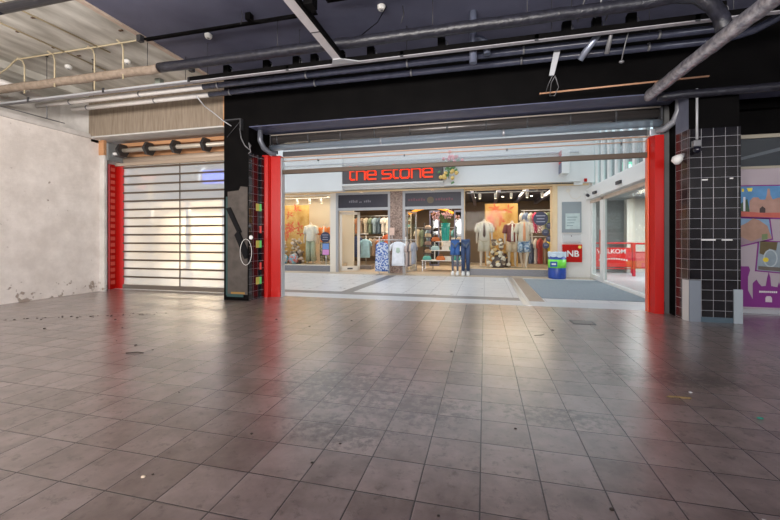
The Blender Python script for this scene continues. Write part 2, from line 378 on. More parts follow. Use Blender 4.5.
# tape, cable loop on pillar
one(MB().prism([(-5.08, 1.86), (-4.98, 1.88), (-4.72, 1.38), (-4.80, 1.34)], 6.60, 6.628).build('cable_cover', M('black_plastic', (.004, .004, .005), .7, spec=.2)), 'black tapered strip fixed slanting on the bare patch of the pillar, upper of two', 'cover')
one(MB().prism([(-4.87, 1.32), (-4.78, 1.42), (-4.585, 1.03), (-4.585, .86), (-4.64, .84)], 6.585, 6.615).build('cable_cover', M('black_plastic', (.004, .004, .005), .7, spec=.2)), 'black slanted strip with a white mark on the pillar, lower of two', 'cover')
cb = thing('cable_loop', 'white cable hanging in a loop from a socket on the black pillar', 'cable')
pts = [(-4.60+.11*math.sin(a), 6.58+.03*math.sin(a), 1.0+.26*math.cos(a)-.02) for a in [i*2*PI/20 for i in range(21)]]
MB().tube(pts, .005, 6).build('cable', WHITE, cb)
MB().ball((-4.54, 6.66, 1.27), .045, (1, .6, 1)).build('plug', WHITE, cb)
MB().ball((-4.56, 6.66, 1.50), .04, (.8, .8, 1)).build('bracket', DGREY, cb)

# tiled pillar
p = struct(MB().prism([(3.01, 6.64), (3.66, 6.66), (3.66, 7.6), (3.02, 7.6), (2.985, 6.95)], 0, 3.5, 'xy').build('pillar', BLK))
MB().box(3.012, 3.66, 6.628, 6.642, .0, 2.90).build('front_tiles', BTILE, p)
MB().prism([(3.010, 6.628), (3.010, 6.64), (2.985, 6.95), (2.965, 6.95), (2.996, 6.628)], 0, 2.90, 'xy').build('side_tiles', BTILES, p)
MB().prism([(3.00, 6.63), (3.005, 6.64), (2.985, 6.95), (2.965, 6.95)], 2.90, 3.49, 'xy').build('painted_side', M('slate_paint', (.10, .11, .16), .45, col2=(.16, .17, .22)), p)
MB().box(3.0, 3.15, 6.612, 6.628, 0, .62).build('corner_guard', M('blue_grey_guard', (.22, .25, .29), .4, .2), p)
MB().prism([(2.994, 6.612), (3.002, 6.628), (2.988, 6.76), (2.974, 6.76)], 0, .62, 'xy').build('corner_guard', M('off_white_guard', (.55, .52, .50), .5), p)
MB().box(3.565, 3.675, 6.608, 6.626, 0, .50).box(3.66, 3.675, 6.62, 6.8, 0, .5).build('corner_guard', M('pale_guard', (.36, .41, .44), .45), p)
MB().box(3.155, 3.56, 6.62, 6.628, 0, .075).build('skirting_tiles', M('slate_skirting', (.08, .12, .15), .3), p)

# ---- front right: grey panel, posterwall
struct(MB().box(2.93, 3.12, 7.25, 7.40, 0, 3.48).build('wall_panel', M('grey_panel', (.14, .14, .14), .6)))
struct(MB().box(3.66, 8, 7.64, 7.75, 2.99, 4.6).box(3.66, 8, 7.68, 7.75, 0, .1).build('wall_right_front', BLK))
wf = struct(MB().box(3.66, 6.6, 7.60, 7.66, 2.93, 2.99).box(3.66, 6.6, 7.61, 7.66, 2.42, 2.46).build('window_1', M('beige_frame', (.42, .38, .30), .5)))
MB().box(3.66, 6.6, 7.64, 7.66, 2.46, 2.93).build('pane', M('dark_glass_panel', (.035, .045, .055), .12, spec=.8), wf)
MB().box(3.66, 6.6, 7.60, 7.66, .0, .07).build('sill', LGREY, wf)
MB().prism([(3.9, 2.50), (3.9, 2.54), (4.9, 2.80), (4.9, 2.74)], 7.635, 7.64).build('glazing_bar', M('grey_bar', (.12, .14, .16), .3), wf)
ps = thing('poster', 'large lilac poster with town photos and purple skyline beside the tiled pillar', 'poster')
MB().box(3.68, 6.4, 7.63, 7.64, .07, 2.42).build('backing', M('lilac_print', (.46, .39, .43), .35, col2=(.50, .43, .47), nscale=2), ps)
PURP = M('purple_print', (.24, .035, .24), .35)
def pic(name, poly, items):
    b = MB().prism(poly, 7.624, 7.63).build(name, PURP, ps)
    cx = sum(a for a, _ in poly)/len(poly); cz = sum(a for _, a in poly)/len(poly)
    for i, (pl, col) in enumerate(items):
        MB().prism(pl, 7.6235-.0008*(i+1), 7.624-.0008*i).build('print_area', K(col, .4), b)
pic('picture', [(4.19, 1.60), (4.19, 2.15), (5.6, 2.13), (5.6, 1.52)], [
    ([(4.21, 1.62), (4.21, 2.13), (5.58, 2.11), (5.58, 1.56)], (.10, .26, .48)),
    ([(4.21, 1.62), (4.21, 1.84), (4.30, 1.92), (4.34, 1.66)], (.05, .10, .05)),
    ([(4.33, 1.66), (4.33, 1.88), (4.38, 1.94), (4.45, 1.94), (4.48, 1.90), (4.55, 1.90), (4.57, 1.97), (4.58, 2.08), (4.61, 2.08), (4.62, 1.97), (4.65, 1.90), (4.74, 1.93), (4.80, 1.88), (4.80, 1.66)], (.42, .25, .20)),
    ([(4.47, 1.67), (4.47, 1.75), (4.51, 1.79), (4.55, 1.75), (4.55, 1.67)], (.06, .04, .04)),
    ([(4.80, 1.64), (4.80, 1.84), (4.92, 1.96), (5.3, 2.0), (5.58, 1.9), (5.58, 1.60)], (.04, .08, .04)),
    ([(4.21, 1.62), (4.21, 1.71), (4.5, 1.68), (5.58, 1.68), (5.58, 1.55)], (.50, .12, .09)),
    ([(4.24, 1.71), (4.24, 1.95), (4.27, 1.95), (4.27, 1.71)], (.75, .75, .80)),
    ([(4.22, 2.04), (4.22, 2.09), (4.25, 2.09), (4.25, 2.04)], (.80, .62, .05)),
    ([(4.31, 2.04), (4.29, 2.10), (4.37, 2.10), (4.36, 2.04)], (.80, .70, .10))])
pic('picture', [(4.18, 1.10), (4.18, 1.61), (4.62, 1.59), (4.66, 1.23)], [
    ([(4.20, 1.13), (4.20, 1.59), (4.60, 1.57), (4.64, 1.25)], (.20, .33, .48)),
    ([(4.20, 1.13), (4.20, 1.46), (4.30, 1.52), (4.38, 1.59), (4.46, 1.56), (4.58, 1.46), (4.64, 1.25)], (.38, .23, .17)),
    ([(4.20, 1.13), (4.20, 1.28), (4.36, 1.20), (4.5, 1.27), (4.64, 1.25)], (.30, .22, .26)),
    ([(4.50, 1.22), (4.50, 1.32), (4.58, 1.33), (4.58, 1.24)], (.16, .22, .10))])
pic('picture', [(4.41, .70), (4.45, 1.22), (5.3, 1.18), (5.3, .62)], [
    ([(4.43, .72), (4.47, 1.20), (5.28, 1.16), (5.28, .64)], (.26, .32, .36)),
    ([(4.47, 1.00), (4.48, 1.20), (4.72, 1.19), (4.70, 1.05), (4.60, 1.08), (4.56, .96)], (.12, .09, .04)),
    ([(4.62+.10*math.cos(a), .92+.15*math.sin(a)) for a in [i*PI/8 for i in range(16)]], (.42, .48, .50)),
    ([(4.62+.08*math.cos(a), .92+.13*math.sin(a)) for a in [i*PI/8 for i in range(16)]], (.24, .30, .34)),
    ([(4.555+.04*math.cos(a), .895+.04*math.sin(a)) for a in [i*PI/5 for i in range(10)]], (.70, .55, .04)),
    ([(4.45, .73), (4.45, .79), (5.2, .74), (5.2, .67)], (.14, .12, .10))])
sk = MB()
sk.prism([(4.20, .10), (4.20, .62), (4.18, .72), (4.20, .78), (4.32, .78), (4.34, .72), (4.31, .60), (4.31, .38), (4.38, .22), (4.38, .50), (4.43, .56), (4.46, .50), (4.50, .45), (4.56, .46), (4.58, .60), (4.60, .68), (4.62, .60), (4.63, .46), (4.72, .44), (4.74, .52), (4.76, .44), (4.80, .50), (4.83, .44), (4.84, .30), (5.0, .33), (5.2, .30), (5.3, .42), (5.5, .36), (5.9, .40), (6.3, .34), (6.3, .10)], 7.622, 7.63)
sk = sk.build('skyline_print', PURP, ps)
wh = MB()
for i in range(9): wh.box(4.465+i*.028, 4.485+i*.028, 7.618, 7.622, .345, .375)
wh.build('lettering', WHITE, sk)
MB().prism([(4.55, .19), (4.55, .26), (4.57, .29), (4.62, .29), (4.64, .26), (4.64, .19)], 7.618, 7.622).build('archway_print', K((.6, .52, .56), .4), sk)

# ---- floor inserts of the mall
struct(MB().box(-9, 3.3, 7.42, 7.95, 0, .004).build('floor_threshold', M('pale_threshold', (.52, .54, .56), .35, col2=(.6, .62, .64), nscale=2)))
struct(MB().box(-9, .70, 7.97, 8.33, 0, .003).build('floor_band', DARKT))
struct(MB().prism([(-3.26, 8.33), (-2.98, 8.33), (-2.88, 12.4), (-3.16, 12.4)], 0, .003, 'xy').build('floor_band', DARKT))
struct(MB().box(.88, 1.16, 7.97, 12.5, 0, .003).build('floor_band', BROWNP))
one(MB().box(1.17, 3.22, 8.42, 12.25, 0, .010).build('entrance_mat', MATT), 'blue-grey ribbed entrance mat in front of the glass sliding doors', 'mat')
one(MB().box(.71, .755, 7.42, 12.7, 0, .012).box(.80, .845, 7.42, 12.7, 0, .012).box(.755, .80, 7.42, 12.7, 0, .007).build('drain_channel', ALU), 'pale metal drain channel running across the mall floor towards the shop', 'drain')
hp = thing('floor_hatch', 'small metal access plate set into the tiled floor near the opening', 'hatch')
MB().box(1.28, 1.55, 6.02, 6.22, 0, .006).build('plate', M('worn_steel_plate', (.16, .15, .14), .4, .3, col2=(.26, .24, .22)), hp)
MB().box(1.26, 1.57, 6.00, 6.02, 0, .008).box(1.26, 1.57, 6.22, 6.24, 0, .008).box(1.26, 1.28, 6.02, 6.22, 0, .008).box(1.55, 1.57, 6.02, 6.22, 0, .008).build('frame', DGREY, hp)

# ================================================================== LEFT ROLLER SHUTTER
sh = thing('roller_shutter', 'closed see-through roller shutter with red side channels beside the white wall', 'shutter')
g = MB().box(-8.99, -8.93, 7.32, 7.56, 0, 3.08).box(-8.93, -8.68, 7.47, 7.56, 0, 3.08).build('guide_rail', RED, sh)
for i in range(19): MB().box(-8.93, -8.926, 7.34, 7.45, .12+i*.155, .21+i*.155).build('slot_reflection', M('pale_red_reflection', (.75, .16, .12), .4), g)  # square light reflections on the rail put in as paler red
MB().box(-5.25, -5.16, 7.30, 7.56, 0, 3.08).build('guide_rail', RED, sh)
cur = MB().box(-8.70, -5.18, 7.478, 7.484, .10, 3.15).build('curtain', HAZE, sh)
bars = MB()
zs = [.10+.207*i for i in range(1, 15)]
for z in zs: bars.box(-8.70, -5.18, 7.462, 7.50, z-.020, z+.020, .004)
bars.box(-7.02, -7.005, 7.465, 7.495, .1, 3.1)
bars.build('slat_frame', BRONZE, sh)
MB().box(-8.70, -5.18, 7.455, 7.505, .012, .115, .006).build('bottom_rail', M('grey_bronze', (.20, .17, .14), .45, .4), sh)
MB().box(-8.9, -5.16, 7.42, 7.54, 3.04, 3.12, .01).tube([(-8.85, 7.48, 3.17), (-5.16, 7.48, 3.17)], .085, 14).build('shutter_roll', M('tan_roll', (.42, .33, .25), .45, .1), sh)
ax = MB().tube([(-8.5, 7.2, 3.35), (-5.17, 7.2, 3.35)], .052, 12).build('axle_tube', TUBE, sh)
for x in (-8.40, -7.62, -6.86, -6.05):
    c = MB(); c.tube([(x-.035, 7.2, 3.35), (x+.035, 7.2, 3.35)], .165, 6, smooth=False)
    c.build('collar', M('black_collar', (.03, .028, .028), .4), sh)
MB().box(-8.68, -8.62, 7.02, 7.45, 3.10, 3.52, .02).box(-8.62, -8.45, 7.12, 7.28, 3.22, 3.30).build('end_plate', M('grey_end_plate', (.20, .21, .21), .5), sh)
MB().ball((-8.50, 7.10, 3.26), .045, (1.3, 1, .8)).build('motor_cap', WHITE, sh)

# ================================================================== MAIN ROLLER SHUTTER
ms = thing('roller_shutter', 'raised wide roller shutter with see-through slats between two red posts', 'shutter')
g = MB().prism([(-4.62, 7.11), (-4.46, 7.14), (-4.43, 7.22), (-4.235, 7.25), (-4.235, 7.40), (-4.62, 7.40)], 0, 3.02, 'xy').build('guide_post', RED, ms)
MB().box(-4.235, -4.21, 7.28, 7.40, 0, 2.98).build('guide_edge', ALU, g)
g = MB().prism([(2.72, 7.32), (2.755, 7.15), (2.885, 7.15), (2.885, 7.42), (2.72, 7.42)], 0, 2.97, 'xy').build('guide_post', RED, ms)
MB().box(2.70, 2.72, 7.30, 7.40, 0, 2.95).build('guide_edge', M('orange_reflection_edge', (.75, .10, .03), .25), g)  # bright reflection on the post put into the edge as orange
MB().box(2.89, 2.91, 7.18, 7.25, .04, .2, .005).build('anchor_bolt', DGREY, g)
MB().tube([(-4.42, 7.30, 3.375), (2.84, 7.30, 3.375)], .105, 20).build('shutter_roll', M('smoky_roll', (.045, .04, .04), .22, .2, col2=(.09, .08, .075), nscale=4, stretch=(.2, 1, 6)), ms)
for x in [-4.3+.72*i for i in range(10)]: MB().tube([(x, 7.30, 3.375), (x+.03, 7.30, 3.375)], .108, 20).build('roll_seam', DGREY, ms)
MB().box(-4.42, 2.84, 7.16, 7.19, 3.43, 3.45).build('roll_edge', M('tan_edge', (.33, .29, .25), .4, .3), ms)
tr = MB().tube([(-4.44, 7.20, 3.18), (2.86, 7.20, 3.18)], .062, 16).build('front_tube', TUBEP, ms)
for x in (-2.0, .32): MB().tube([(x, 7.20, 3.18), (x+.04, 7.20, 3.18)], .065, 16).build('joint_ring', ALU, tr)
MB().box(-4.21, 2.70, 7.335, 7.34, 2.66, 3.2).build('curtain', CLEARP, ms)
MB().box(-4.21, 2.70, 7.318, 7.358, 3.02, 3.115).build('slat_bar', DGREY, ms)
MB().box(-4.21, 2.70, 7.315, 7.36, 2.985, 3.003).build('slat_bar', COPPER, ms)
MB().box(-4.21, 2.70, 7.32, 7.355, 2.91, 2.922).build('slat_bar', COPPER, ms)
MB().box(-4.21, 2.70, 7.30, 7.37, 2.635, 2.725, .01).build('bottom_bar', BRONZE, ms)
for x in (-3.4, -1.55, .4, 2.3): MB().box(x, x+.02, 7.312, 7.36, 2.88, 2.92).build('clip', DGREY, ms)
def bracket(x, s):
    b = MB(); pr = [(7.05, 3.49), (7.0, 3.32), (7.04, 3.16), (7.14, 3.04), (7.26, 3.00)]
    pts = [(x+s*.0, 6.92, 3.50), (x, 6.92, 3.28), (x+s*.03, 7.0, 3.14), (x+s*.12, 7.12, 3.05), (x+s*.22, 7.18, 3.04)]
    b.tube(pts, [.05, .055, .055, .05, .045], 12)
    return b
bracket(-4.50, 1).build('roll_support', M('grey_blue_steel', (.16, .17, .20), .35, .3), ms)
bracket(3.0, -1).build('roll_support', M('pale_grey_steel', (.30, .31, .34), .35, .3), ms)
MB().box(-4.42, -4.40, 7.15, 7.45, 3.1, 3.48).build('end_plate', DGREY, ms)
MB().box(2.84, 2.87, 7.15, 7.45, 3.08, 3.45).build('end_plate', DGREY, ms)
MB().box(2.70, 2.83, 7.20, 7.36, 2.97, 3.09, .008).build('post_cap', ALU, ms)
# wire + steel bracket at top of black pillar
one(MB().box(-5.12, -4.70, 6.56, 6.64, 3.62, 3.645).tube([(-4.72, 6.60, 3.62), (-5.05, 6.60, 3.30)], .006, 5).box(-4.73, -4.70, 6.56, 6.64, 3.42, 3.62).build('steel_bracket', DGREY), 'thin steel angle bracket at the top of the black pillar', 'bracket')
one(MB().tube([(-4.74, 6.58, 3.45), (-4.70, 6.57, 3.25), (-4.62, 6.57, 3.1), (-4.54, 6.60, 3.02), (-4.50, 6.6, 3.10), (-4.55, 6.6, 3.16), (-4.52, 6.62, 2.98), (-4.56, 6.6, 2.94)], .009, 6).build('wire_bundle', GREY), 'tangled grey wires hanging beside the top of the black pillar', 'wire')

# ================================================================== CEILING SERVICES
def rod(x, y, z0, z1, lab):
    one(MB().tube([(x, y, z0), (x, y, z1)], .005, 6).ball((x, y, z0), .012, sub=1).box(x-.015, x+.015, y-.015, y+.015, z1-.02, z1).build('hanger_rod', DGREY), lab, 'rod', 'hanger rods under the ceiling')
# A large lagged pipe
A = thing('ceiling_pipe', 'thick lagged pipe under the ceiling, tan on the left and black on the right', 'pipe')
def wob(x0, x1, y, z, n, a=.006):
    return [(x0+(x1-x0)*i/n, y+R.uniform(-a, a), z+R.uniform(-a, a)) for i in range(n+1)]
MB().tube(wob(-9.78, -5.35, 5.25, 4.13, 26), .075, 14).build('lagging', PIPET, A)
MB().tube(wob(-5.36, 1.9, 5.27, 4.15, 46)+[(2.20, 5.22, 4.16), (2.42, 5.15, 4.08), (2.55, 5.10, 3.92), (2.60, 5.04, 3.74), (2.60, 4.98, 3.55)], .08, 14).build('lagging', PIPEB, A)
for i, x in enumerate((-7.9, -5.6, -3.12, -.7, .55)): rod(x, 5.26, 4.2, 4.65, 'thin steel hanger rod holding the thick lagged pipe, %s from the left' % ORD[i])
# B tray
B = thing('cable_tray', 'long narrow cable tray crossing the room below the black ceiling', 'tray')
MB().box(-9.78, 4.6, 5.53, 5.61, 3.985, 3.995).build('tray_base', TRAY, B)
MB().box(-9.78, -5.0, 5.605, 5.615, 3.985, 4.05).box(-9.78, -5.0, 5.525, 5.535, 3.985, 4.02).build('side_rail', LGREY, B)
MB().box(-5.0, 4.6, 5.605, 5.625, 3.985, 4.09).box(-5.0, 4.6, 5.52, 5.535, 3.998, 4.065).build('side_rail', BLK, B)
for i in range(8):
    x = -8.8+i*1.9
    MB().box(x-.025, x+.025, 5.52, 5.53, 3.975, 4.06).build('clamp', DGREY, B)
for i, x in enumerate((-7.2, -4.65, -2.9, .9, 1.15, 3.0)): rod(x, 5.57, 4.0, 4.65, 'thin steel hanger rod holding the long cable tray, %s from the left' % ORD[i])
# lamp boxes standing on the tray
def tbox(x, o_):
    t = thing('spotlight_box', 'small black spotlight box on the long cable tray, %s from the left' % o_, 'spotlight', 'black spotlight boxes on the cable tray', loc=(x, 5.66, 4.09))
    MB().box(-.055, .055, -.05, .05, 0, .15, .006).build('housing', BLK, t)
    MB().tube([(.055, 0, .11), (.085, 0, .10), (.095, 0, .06), (.06, 0, .02)], .006, 6).build('cable', GREY, t)
TB = 0
for x in (-4.32, -3.55, -3.0, -2.68, -2.22, -1.72, -.62, 1.1, 1.48, 1.9, 2.9): tbox(x, ORD[TB]); TB += 1
# C, D pipes
Cc = thing('ceiling_pipe', 'slim pipe beside the cable tray, white on the left and blue-black beyond', 'pipe')
MB().tube([(-9.1, 5.88, 4.03), (-4.95, 5.88, 4.03)], .048, 12).build('white_section', PIPEW, Cc)
MB().tube([(-5.0, 5.88, 4.03), (2.9, 5.9, 4.03), (3.15, 5.85, 4.03), (3.3, 5.7, 4.03), (3.36, 5.4, 4.04), (3.45, 3.0, 4.04)], .05, 12).build('dark_section', PIPEK, Cc)
Dd = thing('ceiling_pipe', 'slim pipe nearest the black beam, white on the left and blue-black beyond', 'pipe')
MB().tube([(-8.6, 6.22, 4.03), (-5.1, 6.22, 4.03)], .048, 12).build('white_section', PIPEW, Dd)
MB().tube([(-5.15, 6.22, 4.03), (3.0, 6.25, 4.03), (3.3, 6.2, 4.03), (3.5, 6.05, 4.03), (3.58, 5.8, 4.03), (3.7, 3.0, 4.03)], .052, 12).build('dark_section', PIPEK, Dd)
for P_, y in ((Cc, 5.88), (Dd, 6.22)):
    for i in range(7):
        x = -8.2+i*1.75
        MB().tube([(x, y, 4.03), (x+.025, y, 4.03)], .056, 12).build('pipe_clamp', GREY, P_)
for i, x in enumerate((-7.6, -5.4, -1.2, 2.2)): rod(x, 5.89, 4.06, 4.65, 'thin steel hanger rod holding the slim pipe beside the tray, %s from the left' % ORD[i])
one(MB().tube([(-8.95, 5.86, 4.14), (-9.2, 5.6, 4.30), (-9.4, 5.0, 4.40)], .07, 12).build('pipe_elbow', PIPEW), 'white fat pipe elbow where the slim pipes meet the left wall', 'pipe')
# E silver duct, F pipe
Ed = thing('ventilation_duct', 'foil-wrapped silver duct running diagonally towards the viewer at top right', 'duct')
MB().tube([(2.43, 6.58, 3.40), (2.44, 6.50, 3.43)]+[(2.45+.22*i/40+R.uniform(-.005, .005), 6.45-4.6*i/40, 3.44+R.uniform(-.005, .005)) for i in range(41)], [.05]+[.078+R.uniform(-.003, .004) for _ in range(42)], 16).build('lagging', DUCT, Ed)
one(MB().tube([(2.56, 6.55, 3.40), (2.7, 6.54, 3.395)]+wob(2.9, 7.78, 6.52, 3.40, 24), .062, 12).build('ceiling_pipe', PIPEB), 'dark lagged pipe along the bottom of the black beam at the right', 'pipe')
# T wide tray towards the viewer
Tt = thing('lighting_track', 'pale flat lighting track running across the dark ceiling to the cable tray', 'track')
MB().box(-2.24, -2.11, 1.5, 5.50, 3.985, 4.005).build('face', M('pale_track', (.62, .59, .60), .5, col2=(.7, .67, .68)), Tt)
MB().box(-2.11, -2.07, 1.5, 5.50, 3.98, 4.04).build('side_channel', BLK, Tt)
MB().prism([(-2.32, 5.518), (-2.24, 5.36), (-2.11, 5.36), (-1.85, 5.518)], 3.97, 3.985, 'xy').build('joint_plate', LGREY, Tt)
MB().box(-2.242, -2.108, 4.60, 4.615, 3.98, 3.988).build('seam', DGREY, Tt)
MB().box(-2.07, -1.95, 4.05, 4.20, 4.0, 4.15, .01).build('driver_box', BLK, Tt)
# second rail under the ceiling
one(MB().box(-5.4, -2.35, 5.0, 5.03, 4.50, 4.53).box(-5.4, -2.35, 5.05, 5.065, 4.50, 4.52).build('ceiling_rail', BLK), 'thin black double rail under the dark ceiling left of the lighting track', 'rail')
one(MB().box(-2.1, 1.6, 4.78, 4.81, 4.50, 4.53).box(-2.1, 1.6, 4.83, 4.845, 4.50, 4.52).build('ceiling_rail', BLK), 'thin black double rail under the dark ceiling right of the lighting track', 'rail')
one(MB().tube([(-3.4, 4.95, 4.53), (-3.3, 4.95, 4.47), (-3.1, 4.95, 4.44), (-2.8, 4.95, 4.45), (-2.6, 4.95, 4.47)], .012, 6).box(-3.44, -3.36, 4.9, 5.0, 4.5, 4.6).build('ceiling_socket', BLK), 'black cable loop with socket on the thin rail left of the track', 'socket')
def detector(x, y, lab):
    t = thing('smoke_detector', lab, 'smoke detector', loc=(x, y, 4.55))
    MB().loft([(0, 0, 0, .045, .045), (0, 0, .03, .06, .06), (0, 0, .06, .06, .06), (0, 0, .08, .03, .03)]).build('housing', WHITE, t)
    MB().ball((0, 0, -.002), .022, (1, 1, .5), 1).build('sensor', GREY, t)
detector(-4.41, 5.30, 'round white smoke detector on the dark ceiling at the left')
detector(-1.44, 5.25, 'round white smoke detector on the dark ceiling near its middle')
detector(-6.54, 5.7, 'round white smoke detector on the concrete ceiling, nearer the wooden strip')
detector(-7.85, 5.6, 'round white smoke detector on the concrete ceiling, nearer the left wall')
# vertical pipe
vp = thing('down_pipe', 'blue-grey vertical pipe dropping from the dark ceiling behind the long pipes', 'pipe')
MB().tube([(-.16, 5.75, 4.64), (-.16, 5.75, 3.86)], .055, 14).build('pipe', M('blue_grey_pipe', (.16, .18, .25), .28, .3), vp)
MB().tube([(-.16, 5.75, 4.22), (-.05, 5.75, 4.21), (.03, 5.75, 4.15), (.04, 5.75, 3.97)], .05, 12).build('branch', M('blue_grey_pipe', (.13, .15, .21), .3, .3), vp)
# steel bracket strips, orange tube
one(MB().prism([(1.0, 4.03), (1.09, 4.03), (1.0, 3.66), (.93, 3.66)], 5.98, 6.0).build('support_strip', LGREY), 'pale flat steel strip hanging down from the cable tray above the orange tube', 'bracket')
one(MB().tube([(.84, 6.3, 3.52), (3.1, 6.3, 3.56)], .013, 8).build('tube_rail', M('orange_brown_tube', (.55, .30, .18), .4)), 'long thin orange-brown tube hanging in front of the black beam', 'tube')
one(MB().tube([(.99, 6.0, 3.68), (.94, 6.1, 3.58), (.93, 6.28, 3.52)], .005, 5).tube([(1.03, 6.05, 3.66), (1.10, 6.2, 3.56), (1.06, 6.3, 3.47), (.99, 6.3, 3.47), (.98, 6.1, 3.60), (1.03, 6.05, 3.68)], .006, 5).build('wire_bundle', GREY), 'loose looped wires around the left end of the orange tube', 'wire')
one(MB().tube([(1.55, 5.75, 4.10), (1.42, 5.95, 3.95), (1.36, 6.02, 3.86)], .045, 12).build('flexible_duct', M('pale_blue_foil', (.36, .40, .50), .3, .5)), 'short silver stub of flexible duct hanging among the pipes', 'duct')
one(MB().tube([(1.66, 5.6, 4.05), (1.66, 5.72, 3.95), (1.64, 5.78, 3.80)], [.012, .03, .03], 8).build('lamp_fitting', GREY), 'small grey lamp fitting hanging beside the stub of flexible duct', 'lamp')
one(MB().tube([(1.93, 5.7, 4.2), (1.86, 5.75, 3.9), (1.83, 5.8, 3.70)], .008, 6).ball((1.83, 5.8, 3.68), .03, (1.3, 1, .8), 1).build('hanging_pendant', GREY), 'thin hanging wire with a small pale end cap beneath the pipes', 'lamp')
for i, (x, y) in enumerate(((1.15, 5.05), (1.35, 5.0), (1.5, 5.1))):
    one(MB().tube([(x, y, 4.62), (x+.10, y+.1, 4.35), (x+.05, y+.4, 4.12)], .010, 6).build('loose_cable', LGREY if i == 1 else GREY), ['leftmost', 'middle', 'rightmost'][i]+' of three loose cables dropping from the ceiling by the spotlight boxes', 'cable')
for (x, y, s) in ((-1.15, 5.35, .25), (-3.5, 4.9, .18), (.62, 4.9, .2), (-.45, 4.95, .16)):
    one(MB().tube([(x, y, 4.63), (x+.02, y, 4.63-s*.5), (x-.03, y+.02, 4.63-s)], .007, 5).build('wire_end', DGREY), 'short cut wire end poking out of the dark ceiling, %s' % {-1.15: 'by a smoke detector', -3.5: 'left of the lighting track', .62: 'farthest right of the four', -.45: 'by the vertical pipe'}[x], 'wire', 'cut wire ends in the dark ceiling')
one(MB().tube([(-1.35, 5.2, 4.56), (-1.5, 5.25, 4.38), (-1.78, 5.3, 4.24), (-2.0, 5.35, 4.2)], .007, 5).build('loose_cable', BLK), 'thin black cable drooping from the smoke detector to the thick pipe', 'cable')
# concrete side: conduits
one(MB().tube([(-9.78, 5.2, 4.38), (-9.0, 5.18, 4.40), (-8.8, 5.18, 4.47), (-8.55, 5.18, 4.62), (-5.6, 5.18, 4.62)], .014, 8).build('conduit', CONDY), 'yellowed conduit crossing the concrete ceiling from the left wall to the wooden strip', 'conduit')
one(MB().tube([(-6.72, 2.0, 4.62), (-6.58, 5.4, 4.62)], .013, 8).build('conduit', CONDY), 'yellowed conduit running towards the viewer, nearer the wooden strip', 'conduit')
one(MB().tube([(-7.31, 2.0, 4.62), (-7.36, 5.95, 4.62)], .013, 8).build('conduit', CONDY), 'yellowed conduit running towards the viewer, nearer the left wall', 'conduit')
for i, (x, y, z0) in enumerate(((-8.45, 5.25, 4.0), (-7.62, 5.2, 4.02), (-6.75, 5.25, 3.9), (-6.05, 5.2, 4.0))):
    one(MB().tube([(x, y-.12, 4.62), (x, y-.03, 4.60), (x, y, 4.52), (x, y, z0)], .013, 8).ball((x, y, z0+.30), .018, sub=1).build('drop_conduit', CONDY), 'yellowed conduit dropping from the concrete ceiling past the tan pipe, %s from the left' % ORD[i], 'conduit', 'drop conduits on the concrete side')
for x, y in ((-6.72, 4.29), (-7.42, 4.52), (-7.42, 5.05), (-7.3, 5.39), (-5.75, 4.9)):
    one(MB().box(x-.035, x+.035, y-.015, y+.015, 4.635, 4.652).build('ceiling_anchor', M('rusty_steel', (.12, .07, .04), .7)), 'small rusty anchor rail in the concrete ceiling, %s' % {4.29: 'nearest the viewer', 4.52: 'second nearest the viewer', 5.05: 'third nearest by the crossing conduit', 5.39: 'farthest from the viewer', 4.9: 'closest to the wooden strip'}[y], 'anchor', 'rusty anchors in the concrete ceiling')
for x, y in ((-5.5, 5.05), (-5.52, 6.2)):
    one(MB().box(x-.05, x+.03, y-.05, y+.03, 4.5, 4.6).build('junction_box', DGREY), 'small dark box fixed to the wooden strip between the two ceilings, %s one' % ('nearer' if y < 6 else 'farther'), 'junction box', 'boxes on the wooden strip')
one(MB().tube([(-6.0, 3.49, 4.2), (-1, 3.49, 4.22)], .06, 12).build('ceiling_pipe', PIPEB), 'black pipe close to the viewer crossing the top left corner', 'pipe')
one(MB().tube([(-9.78, 3.49, 4.18), (-6.02, 3.49, 4.2)], .06, 12).build('ceiling_pipe', PIPEB), 'black pipe stub by the left wall at the top left corner', 'pipe')
one(MB().box(-5.83, -5.71, 5.62, 5.72, 4.05, 4.17, .01).tube([(-5.83, 5.65, 4.1), (-5.95, 5.65, 4.07), (-6.05, 5.6, 4.04)], .008, 6).build('junction_box', M('grey_green_box', (.22, .24, .20), .6)), 'grey-green junction box above the white part of the cable tray', 'junction box')
one(MB().tube([(-5.35, 6.1, 3.98), (-5.33, 6.3, 3.85), (-5.22, 6.45, 3.74), (-5.1, 6.55, 3.62), (-4.95, 6.6, 3.52)], .010, 6).build('loose_cable', LGREY), 'pale cable sagging from the pipes to the top of the black pillar', 'cable')
one(MB().tube([(-8.80, 3.6, 3.72), (-8.80, 6.2, 3.74)], .010, 6).tube([(-8.80, 5.86, 3.74), (-8.80, 5.86, 4.0)], .010, 6).build('wall_conduit', GREY), 'thin grey conduit along the ledge on top of the left wall', 'conduit')
struct(MB().box(-9.8, -8.9, -4, 6.8, 4.50, 4.65).build('ceiling_corbel', CONC))

